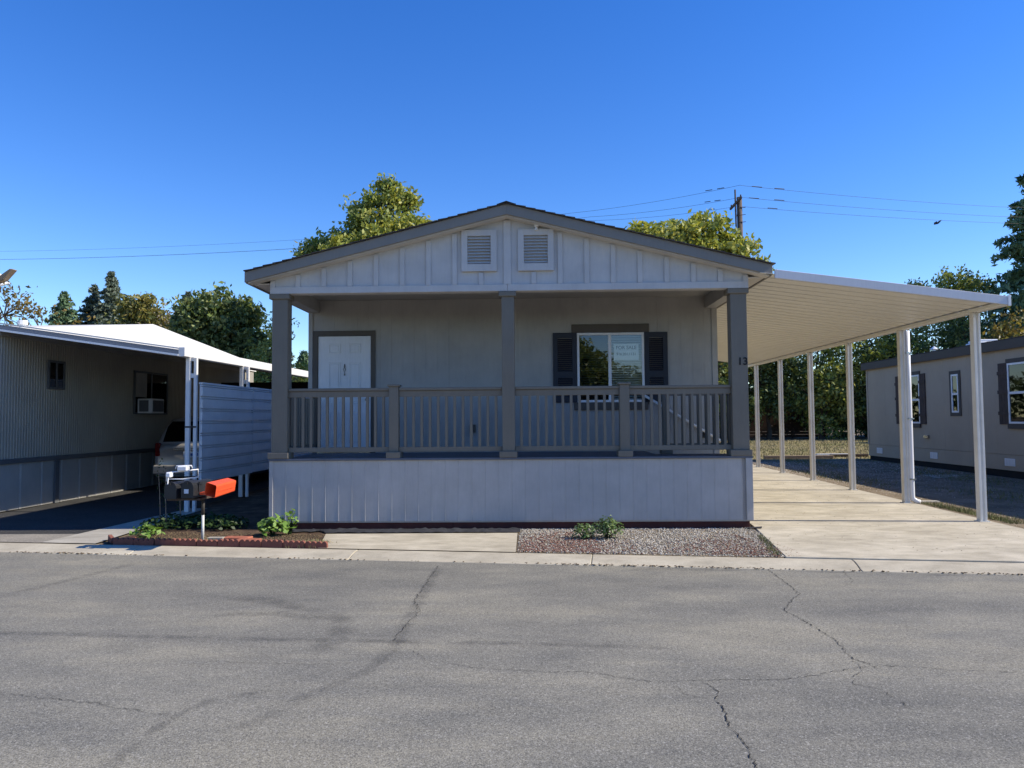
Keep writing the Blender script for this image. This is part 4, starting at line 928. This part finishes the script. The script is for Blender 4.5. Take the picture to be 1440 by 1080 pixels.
# left background
g_ = 'trees behind the old beige home'
tree(-17, 29, 'broad dark green leafy tree rising right behind the beige home\'s roof', [(-17.6, 29, 7.4, 1.6, 1.5, 1.5, 90), (-16.2, 29, 6.6, 1.6, 1.5, 1.5, 90), (-18.2, 29, 5.8, 1.6, 1.5, 1.5, 70), (-15.2, 29, 5.2, 1.2, 1.2, 1.4, 60), (-16.6, 28.8, 4.6, 2.4, 1.8, 1.5, 90), (-15.6, 29, 7.4, .8, .8, .8, 24), (-19.2, 29.3, 6.9, .8, .8, 1.1, 26)],
     M['leaf_dark'], .2, 34, .3, (.11, .20), 31, g_, mats=(lambda P: rng.uniform(0, 1, len(P)) < .25, M['leaf_green']))
tree(-14.0, 27, 'ragged green tree seen between the porch post and the wall', [(-13.6, 27, 4.6, 1.0, 1.0, 1.3, 50), (-13.0, 27, 6.3, .55, .6, .8, 18), (-12.6, 27, 3.6, 1.4, 1.2, 1.2, 50), (-14.2, 27, 3.2, 1.3, 1.2, 1.2, 50)], M['leaf_green'], .12, 28, .25, (.07, .13), 32, g_)
tree(-29.6, 44, 'yellowing autumn tree between the pointed conifers and the dark tree', [(-29.4, 44, 10.0, 1.7, 1.5, 1.4, 70), (-28.4, 44, 8.6, 1.7, 1.5, 1.5, 60), (-30.8, 44, 8.4, 1.6, 1.5, 1.6, 60), (-29, 44, 6.5, 2.4, 2, 1.6, 60)], M['leaf_autumn'], .18, 24, .35, (.13, .24), 33, g_)
tree(-25.0, 40, 'pinkish grey half bare tree beside the dark leafy tree', [(-24.6, 40, 8.6, 1.2, 1.2, 1.5, 44), (-25.8, 40, 7.0, 1.6, 1.5, 1.5, 50), (-23.4, 40, 6.8, 1.4, 1.3, 1.5, 50)], M['leaf_pink'], .16, 12, .4, (.06, .12), 34, g_, limbs=30)
tree(-27, 20, 'half bare tree with thin twigs at the left picture edge', [(-19.9, 19, 5.6, 1.5, 1.3, 1.2, 14), (-21.6, 19, 6.2, 1.2, 1.2, 1.2, 40), (-20.6, 19, 4.6, 1.1, 1.1, .9, 40)], M['leaf_rust'], .12, 14, .25, (.06, .12), 35, g_, limbs=24)
for i, (x, y, h, mm, lab) in enumerate([(-44.6, 60, 11.2, 'leaf_dark', 'low dark tree filling the gap left of the middle pointed conifer'), (-40.6, 61, 12.0, 'leaf_green', 'low olive tree under the tallest pointed conifer'), (-36.0, 58, 12.0, 'leaf_pink', 'greyish thinning tree right of the tallest pointed conifer'), (-32.5, 55, 11.4, 'leaf_autumn', 'small browning tree beside the yellowing autumn tree')]):
    tree(x, y, lab, [(x, y, h - 2.0, 2.0, 1.6, 1.6, 60), (x + 1.2, y, h - 3.4, 2.2, 1.6, 1.6, 60), (x - 1.2, y, h - 3.8, 2.2, 1.6, 1.6, 60)], M[mm], .16, 22, .4, (.14, .26), 36 + i, g_, limbs=18)
def conifer(x, y, H, R, label, m, seed, lo=.12, dens=2.2, group='pointed conifers behind the old beige home', droop=.22, size=(.16, .34), power=.85, sparse=0.0):
    z0 = gz(min(y, 60)) - .05; t = thing('conifer_tree', (x, y, z0), label, 'tree', group); r = np.random.default_rng(seed)
    tb_ = MB().tube([(x, y, z0), (x + .1, y, z0 + H * .5), (x, y, z0 + H)], [R * .09 + .08, R * .05 + .05, .02], 8); P = []; Tn = []
    nw = int(H * 3.4)
    for i in range(nw):
        f = lo + (1 - lo) * (i + .5) / nw; zz = z0 + H * f; L0 = R * (1 - f) ** power + .12
        for k in range(int(6 + 4 * (1 - f))):
            if r.uniform() < sparse: continue
            a = r.uniform(0, 6.283); L = L0 * r.uniform(.65, 1.15); dx, dy = math.cos(a), math.sin(a)
            up = .25 * L * (f - .3); e = Vector((x + dx * L, y + dy * L, zz + up - droop * L))
            tb_.tube([(x, y, zz), (x + dx * L * .5, y + dy * L * .5, zz + up * .8 - droop * L * .3), e], [.03 + .015 * L, .02 + .006 * L, .006], 4)
            n = max(5, int(16 * L * dens)); s = r.uniform(.12, 1.05, n)
            sp = .06 + .16 * L * (1 - np.abs(s - .5)); off = r.normal(0, 1, n) * sp
            q = np.stack([x + dx * L * s - dy * off, y + dy * L * s + dx * off, zz + up * s - droop * L * s * s - np.abs(r.normal(0, .12, n)) * (.4 + L * .4) + .05], 1)
            P.append(q); Tn.append(np.clip(r.uniform(0, 1) * .5 + r.uniform(0, .5, n), 0, 1))
    part('trunk', tb_, M['bark'], t); P = np.concatenate(P)
    leaves('crown', P, np.random.default_rng(seed).uniform(*size, len(P)), m, t, np.concatenate(Tn), .34, .2); return t
conifer(-48.2, 64, 14.9, 5.6, 'dark conifer, leftmost of three pointed trees over the beige home\'s roof', M['needle'], 41)
conifer(-46.3, 66, 15.9, 5.0, 'slim grey green conifer, middle of three pointed trees over the beige home\'s roof', M['needle_grey'], 42)
conifer(-43.9, 65, 17.1, 5.2, 'tallest conifer, rightmost of three pointed trees over the beige home\'s roof', M['needle_grey'], 43)
conifer(-33.4, 60, 14.0, 4.8, 'grey conifer tip showing behind the pinkish half bare tree', M['needle_grey'], 44)
conifer(-26.5, 52, 11.6, 4.2, 'dark conifer tip at the left shoulder of the broad dark tree', M['needle'], 45)
conifer(-17.0, 40, 6.6, 1.9, 'small bluish conifer low behind the porch post', M['needle_grey'], 46)
conifer(-14.6, 36, 5.9, 1.5, 'small pointed conifer seen past the left porch post', M['needle'], 47)
# right background
g_ = 'trees and tall shrubs behind the carport'
conifer(33.2, 37, 19.2, 5.2, 'tall shaggy dark conifer at the right picture edge', M['needle'], 51, .05, 3.0, 'tall conifers at the right', .22, (.16, .32), .60, .10)
conifer(38.5, 42, 22.0, 6.0, 'second tall conifer close behind the shaggy right edge one', M['needle'], 52, .05, 1.0, 'tall conifers at the right', .28, (.16, .32), .65, .2)
def shrub(x, y, h, r_, m, label, seed, mats=None, per=30):
    return tree(x, y, label, blobs_of(x, y, h * .56, r_, r_ * .9, h * .52, 13, 330, seed, .48), m, .14, per, .32, (.075, .16), seed, g_, mats=mats)
half = lambda a: (lambda P: rng.uniform(0, 1, len(P)) < a)
tall = lambda z, a: (lambda P: (P[:, 2] > z) & (rng.uniform(0, 1, len(P)) < a))  # yellower leaves coloured in above a height, standing for sunlit tops
for (x, y, h, r_, mm, lab, sd, mt_) in [
    (12.2, 38, 7.2, 2.7, 'leaf_green', 'dense shrub tree behind the two farthest carport posts', 61, (tall(4.2, .5), M['leaf_autumn'])),
    (15.4, 38.5, 8.4, 2.9, 'leaf_dark', 'yellow topped tree behind the third farthest carport post', 62, (tall(5.2, .6), M['leaf_yellow'])),
    (18.6, 38, 8.0, 2.9, 'leaf_green', 'dark green tree behind the middle carport posts', 63, (half(.35), M['leaf_yellow'])),
    (21.6, 37.5, 8.2, 2.8, 'leaf_dark', 'gold leaved tree left of the taupe home\'s roof corner', 64, (tall(3.6, .75), M['leaf_yellow'])),
    (24.4, 38.5, 8.6, 2.9, 'leaf_green', 'mottled olive tree behind the taupe home beside the downspout', 65, (half(.5), M['leaf_autumn'])),
    (27.2, 37, 8.2, 2.7, 'leaf_dark', 'dark tree above the taupe home between the two front posts', 66, (half(.3), M['leaf_green'])),
    (26.0, 30, 7.0, 1.9, 'leaf_autumn', 'rust and gold tree just right of the front carport post', 67, (half(.5), M['leaf_rust'])),
    (29.6, 31, 6.4, 2.0, 'leaf_green', 'pale olive shrub under the right edge conifer', 68, (half(.4), M['leaf_yellow'])),
    (9.0, 39, 6.4, 2.7, 'leaf_green', 'shrub tree seen between the porch wall and the number post', 69, (tall(3.4, .5), M['leaf_yellow']))]:
    shrub(x, y, h, r_, M[mm], lab, sd, mt_)
tree(29.6, 41, 'round topped green tree above the carport\'s front edge', [(29.3, 41, 10.6, 1.5, 1.4, 1.3, 60), (30.4, 41, 9.8, 1.6, 1.4, 1.4, 60), (28.4, 41, 9.2, 1.4, 1.3, 1.3, 50), (29.6, 41, 7.6, 2.2, 1.8, 1.5, 60)], M['leaf_green'], .2, 28, .32, (.08, .16), 71, g_)
tree(28.9, 46, 'small tuft of a tree top over the carport edge', [(29.0, 46, 11.2, 1.0, .9, .55, 34), (29.2, 46, 9.2, 1.5, 1.4, 1.2, 40)], M['leaf_dark'], .16, 26, .25, (.08, .15), 72, g_)
n_ = 0
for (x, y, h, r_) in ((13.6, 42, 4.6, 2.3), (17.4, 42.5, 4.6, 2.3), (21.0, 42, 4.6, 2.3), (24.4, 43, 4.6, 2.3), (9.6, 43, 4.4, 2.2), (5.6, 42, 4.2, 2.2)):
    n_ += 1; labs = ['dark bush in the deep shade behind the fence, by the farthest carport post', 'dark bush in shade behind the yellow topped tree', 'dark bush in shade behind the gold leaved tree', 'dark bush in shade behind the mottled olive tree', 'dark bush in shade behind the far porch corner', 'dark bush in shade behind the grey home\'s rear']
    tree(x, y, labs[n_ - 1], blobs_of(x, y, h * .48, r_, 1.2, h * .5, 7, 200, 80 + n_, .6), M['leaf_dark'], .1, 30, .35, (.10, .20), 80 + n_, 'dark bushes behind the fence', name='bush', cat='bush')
# unseen belt of trees added all round to hide the bare horizon from window reflections
n = 46000; r0 = np.random.default_rng(77); w_ = r0.uniform(0, 1, n); side = r0.choice(4, n, p=[.36, .22, .22, .20]); off = r0.normal(0, 2.2, n)
tx = np.select([side == 0, side == 1, side == 2, side == 3], [-75 + 165 * w_, -72 + off, 88 + off, -75 + 165 * w_])
ty = np.select([side == 0, side == 1, side == 2, side == 3], [76 + off, -62 + 138 * w_, -62 + 138 * w_, -62 + off])
hh = 5.4 + 1.1 * np.sin(tx * .31 + ty * .23) + .8 * np.sin(tx * .83 + 2 + ty * .71); tz = hh * r0.uniform(0, 1, n) ** .8 + .2
ob = leaves('added_far_trees', np.stack([tx, ty, tz], 1), r0.uniform(.25, .5, n), M['leaf_dark'], None, np.clip(r0.normal(.5, .22, n) + .2 * np.sin(tx * .4), 0, 1))
tag(ob, 'far belt of dark trees beyond the homes', 'trees', None, 'stuff')
# trees across the street, seen only mirrored in the front window
g_ = 'trees across the street mirrored in the window'
tree(2.6, -29, 'round olive tree across the street, mirrored in the front window', [(3.2, -29, 3.9, 2.4, 1.8, 1.6, 110), (2.2, -29, 5.2, 1.8, 1.5, 1.4, 80), (5.4, -29, 3.2, 2.2, 1.6, 1.3, 80), (3.6, -29, 2.4, 2.8, 1.6, 1.4, 90)], M['leaf_green'], .18, 26, .35, (.10, .2), 91, g_)
tree(-2.4, -30, 'taller tree across the street, mirrored in the left window pane', [(.4, -30, 6.0, 2.4, 2, 2.0, 110), (-1.8, -30, 5.0, 2.2, 1.8, 1.8, 80), (.6, -30, 3.6, 2.6, 1.6, 1.8, 100)], M['leaf_dark'], .2, 26, .35, (.10, .2), 92, g_)

# fence, timber and pole
fe = thing('wooden_fence', (14.5, 40.5, 0), 'brown horizontal board fence in the shade of the trees', 'fence')
for i in range(5):
    xa = 8.0 + i * 2.4
    for k in range(9): part('fence_board', MB().box(xa, xa + 2.39, 40.5, 40.525, .25 + k * .2, .25 + k * .2 + .188), M['fence'], fe)
    part('fence_post', MB().box(xa - .05, xa + .05, 40.53, 40.63, .1, 2.15), M['fence'], fe)
tag(link('timber', MB().box(8.45, 10.95, 16.72, 16.86, .06, .20).mesh('timber', M['lumber'], .01)), 'long brown timber lying at the lawn edge behind the carport', 'timber')
tag(link('timber', MB().box(10.9, 12.1, 18.2, 18.34, .08, .19).mesh('timber', M['vinyl'], .01)), 'short white plank on the lawn by the taupe home\'s corner', 'plank')
tag(link('timber', MB().box(11.2, 12.6, 17.6, 17.75, .06, .2).mesh('timber', M['rough_wood'], .01)), 'short dark timber on the lawn by the taupe home\'s corner', 'timber')
tag(link('rag', MB().tube([(7.55, 4.3, .03), (7.62, 4.4, .12), (7.66, 4.42, .16)], [.03, .045, .02], 6).mesh('rag', M['vinyl'], smooth=True)), 'small white scrap standing in the gravel between the middle posts', 'scrap')
tag(link('splash_block', MB().box(7.05, 7.42, 2.96, 3.10, .016, .05).mesh('splash_block', M['pale_concrete'], .01)), 'flat pale block under the downspout mouth', 'block')
up = thing('utility_pole', (11.45, 30, 0), 'weathered wooden utility pole rising above the yellow green tree', 'utility pole')
part('pole', MB().tube([(11.5, 30, 0), (11.45, 30, 13.75)], [.19, .14], 10), M['pole'], up, smooth=True)
part('crossarm', MB().box(11.20, 11.29, 28.9, 31.1, 13.35, 13.47), M['pole'], up)
part('crossarm_brace', MB().tube([(11.25, 29.2, 13.35), (11.30, 30, 12.7)], .02, 6), M['wire'], up)
part('pole_riser', MB().tube([(11.22, 29.9, 11.6), (11.20, 29.9, 14.15)], .045, 6), M['pole'], up)
for yy in (29.0, 29.6, 30.9): part('insulator', MB().tube([(11.25, yy, 13.47), (11.25, yy, 13.6)], [.05, .035], 8), M['wire'], up)
for zz in (12.3, 12.7, 13.1): part('pole_step', MB().tube([(11.3, 29.85, zz), (11.72, 29.8, zz + .03)], .018, 5), M['wire'], up)
def wire(pts, label, splice=None, r_=.0085, sag=.0):
    P = [Vector(p) for p in pts]; Q = []
    for i in range(len(P) - 1):
        for k in range(10): f = k / 10; q = P[i].lerp(P[i+1], f); q.z -= sag * 4 * f * (1 - f); Q.append(q)
    Q.append(P[-1]); t = thing('power_line', tuple(P[0]), label, 'power line', 'overhead power lines')
    part('line', MB().tube(Q, r_, 5), M['wire'], t)
    for s in splice or []: part('splice', MB().tube([P[0].lerp(P[1], s), P[0].lerp(P[1], s + .035)], r_ * 2.6, 6), M['wire'], t)
wire([(11.25, 29.0, 14.12), (2.4, 37, 14.95), (-20.3, 49, 16.4), (-52.9, 61, 18.7), (-100, 80, 22)], 'topmost power line running left from the pole', [.08, .14], sag=.15)
wire([(11.25, 29.6, 13.6), (3.8, 37, 14.7), (-20.3, 49, 15.7), (-52.8, 61, 17.9), (-100, 80, 21)], 'second power line running left from the pole', [.1, .16], sag=.15)
wire([(11.25, 30.9, 13.45), (3.6, 38, 14.72), (-20.3, 49.2, 15.72), (-52.8, 61.2, 17.92), (-100, 80.2, 21)], 'lowest power line running left from the pole', [.1], sag=.15, r_=.008)
wire([(11.25, 29.0, 14.1), (28, 34, 14.1), (60, 43, 16)], 'topmost power line running right from the pole', [.04, .12], sag=.1)
wire([(11.25, 29.6, 13.65), (28, 34, 13.52), (60, 43, 15)], 'second power line running right from the pole', [.04, .13], sag=.1)
wire([(11.25, 30.9, 13.55), (28, 34.6, 13.30), (60, 44, 14.6)], 'lowest power line running right from the pole', [.13], sag=.1)
lamp = thing('yard_lamp', (-22.2, 19, 7.2), 'pale weathered lamp head on a white arm at the left picture edge', 'lamp')
part('arm', MB().tube([(-24.5, 19, 6.6), (-22.6, 19, 7.12), (-21.6, 19, 7.42)], .06, 8).tube([(-24.5, 19, 0), (-24.5, 19, 6.62)], .08, 8), M['vinyl'], lamp, smooth=True)
part('hood', MB().prism([(-22.5, 7.25), (-21.75, 7.50), (-21.35, 7.95), (-21.5, 7.98), (-21.9, 7.70), (-22.6, 7.52)], 'y', 18.85, 19.15), M['lumber'], lamp, .03)
for k in range(3): part('fin', MB().box(-22.5 + k * .22, -22.38 + k * .22, 18.8, 19.2, 7.50 + k * .05, 7.66 + k * .06), M['vinyl'], lamp, .02)
bird = thing('bird', (32.4, 49, 17), 'small dark bird in flight in the sky right of the pole', 'bird')
part('body', MB().tube([(32.25, 49, 16.95), (32.32, 49, 16.98), (32.42, 49, 17.0), (32.52, 49, 17.04), (32.56, 49, 17.05)], [.01, .05, .06, .04, .01], 8).prism([(32.30, 16.97), (32.46, 17.0), (32.62, 17.22), (32.5, 17.18)], 'y', 48.7, 48.99).prism([(32.30, 16.97), (32.46, 17.0), (32.40, 17.20), (32.30, 17.14)], 'y', 49.01, 49.3), M['wire'], bird)

# small plants in the bed and gravel
def rosette(x, y, n, R, H, m, label, cat, seed, size, group='small plants in front of the porch', stems=True, asp=.62):
    r = np.random.default_rng(seed); t = thing('plant', (x, y, 0), label, cat, group)
    a = r.uniform(0, 6.283, n); f = r.uniform(.1, 1, n) ** .7; P = np.stack([x + np.cos(a) * R * f, y + np.sin(a) * R * f, H * (.25 + .75 * r.uniform(0, 1, n)) * (1.1 - .5 * f)], 1)
    leaves('foliage', P, r.uniform(*size, n), m, t, r.uniform(0, 1, n), asp, .9, np.stack([np.cos(a) * .5, np.sin(a) * .5, np.full(n, .8)], 1))
    sb = MB(); rr = random.Random(seed)
    for i in rr.sample(range(n), min(n, 16)): sb.tube([(x + rr.uniform(-.02, .02), y + rr.uniform(-.02, .02), -.01), ((x + P[i, 0]) / 2, (y + P[i, 1]) / 2, P[i, 2] * .65), tuple(P[i])], [.006, .005, .003], 5)
    part('stems', sb, M['weed'], t); return t
rosette(-5.36, -.74, 60, .22, .22, M['lettuce'], 'bright green lettuce like plant at the left end of the bed', 'plant', 1, (.03, .06))
rosette(-3.66, -.58, 110, .19, .32, M['lettuce'], 'bright green leafy bush at the left corner of the porch', 'bush', 2, (.03, .07))
rosette(-3.46, -.46, 34, .11, .40, M['lettuce'], 'upright bright leafy sprig against the skirting', 'plant', 3, (.03, .06))
rosette(.66, -.92, 260, .16, .24, M['rose'], 'smaller left clump of the shrub in the gravel bed', 'shrub', 4, (.014, .03))
rosette(.98, -.90, 420, .21, .32, M['rose'], 'larger right clump of the shrub in the gravel bed', 'shrub', 5, (.014, .03))
for i, (x, y, R, lab) in enumerate([(-5.5, .25, .42, 'low dark weeds beside the left concrete strip'), (-5.05, .35, .45, 'low dark weeds in shade behind the mailboxes'), (-4.65, .15, .35, 'low dark weeds left of the mailbox pole in shade')]):
    rosette(x, y, 420, R, .21, M['weed'], lab, 'weeds', 10 + i, (.02, .045), 'weeds in the shaded bed')
for i, (x, y, h, lab) in enumerate([(-5.72, .35, 1.05, 'tallest dry weed stalk left of the mailboxes'), (-5.58, .25, .95, 'bent dry weed stalk beside the tallest one'), (-5.38, .3, .75, 'short dry weed stalk nearest the awning post')]):
    t = thing('weed_stalk', (x, y, 0), lab, 'weed', 'dry stalks in the shaded bed')
    part('stalk', MB().tube([(x, y, 0), (x - .02, y, h * .5), (x - .06 + .04 * i, y, h)], [.009, .007, .003], 5), M['lumber'], t)
    rr = np.random.default_rng(i); n = 40; z = rr.uniform(.3, 1, n) * h
    leaves('leaves', np.stack([x - .03 + rr.normal(0, .025, n), y + rr.normal(0, .025, n), z], 1), rr.uniform(.012, .025, n), M['weed'], t, rr.uniform(0, 1, n))

# labels of the setting and of what cannot be counted
for n_, (lab, cat) in {
    'ground': ('dry dirt ground of the lots behind the kerb', 'ground'), 'road': ('grey cracked asphalt street across the whole front', 'road'), 'verge': ('dry ground on the far side of the street', 'ground'),
    'kerb': ('low rolled concrete kerb along the street', 'kerb'), 'driveway': ('long pale concrete driveway of jointed slabs under the carport', 'driveway'), 'front_path': ('concrete pad between the porch and the kerb', 'path'),
    'asphalt_driveway': ('dark asphalt driveway in the shade of the white awning', 'driveway'), 'pebbled_apron': ('sunlit pebbled apron where the dark driveway meets the kerb', 'apron'), 'concrete_strip': ('narrow concrete strip beside the dark driveway', 'path'),
    'planting_bed': ('brown soil bed behind the red brick edging', 'bed'), 'gravel_bed': ('gravel bed between the porch and the kerb', 'bed'), 'gravel_yard': ('shaded gravel yard between the driveway and the taupe home', 'yard'),
    'side_path': ('concrete path in the shade beside the taupe home', 'path'), 'lawn': ('sunlit dry lawn behind the carport', 'lawn'),
    'gravel': ('small grey and tan stones covering the gravel bed', 'gravel'), 'bark_mulch': ('reddish bark chips mixed into the gravel bed', 'mulch'), 'soil_crumbs': ('crumbs of soil and bark in the brick edged bed', 'soil'),
    'yard_gravel': ('grey stones on the shaded yard by the taupe home', 'gravel'), 'leaf_litter': ('dry leaf litter lying along the kerb', 'leaf litter'), 'driveway_litter': ('specks of dry litter on the concrete driveway', 'litter'),
    'dry_grass': ('dry yellow grass blades on the lawn behind the carport', 'grass'), 'edge_grass': ('green grass along the driveway edge by the front post', 'grass'), 'yard_grass': ('thin green grass patches in the shaded gravel yard', 'grass'),
    'driveway_edge_grass': ('thin grass along the gravel bed\'s driveway side', 'grass'), 'bed_grass': ('dry grass tufts in the brick edged bed', 'grass')}.items():
    tag(bpy.data.objects[n_], lab, cat)
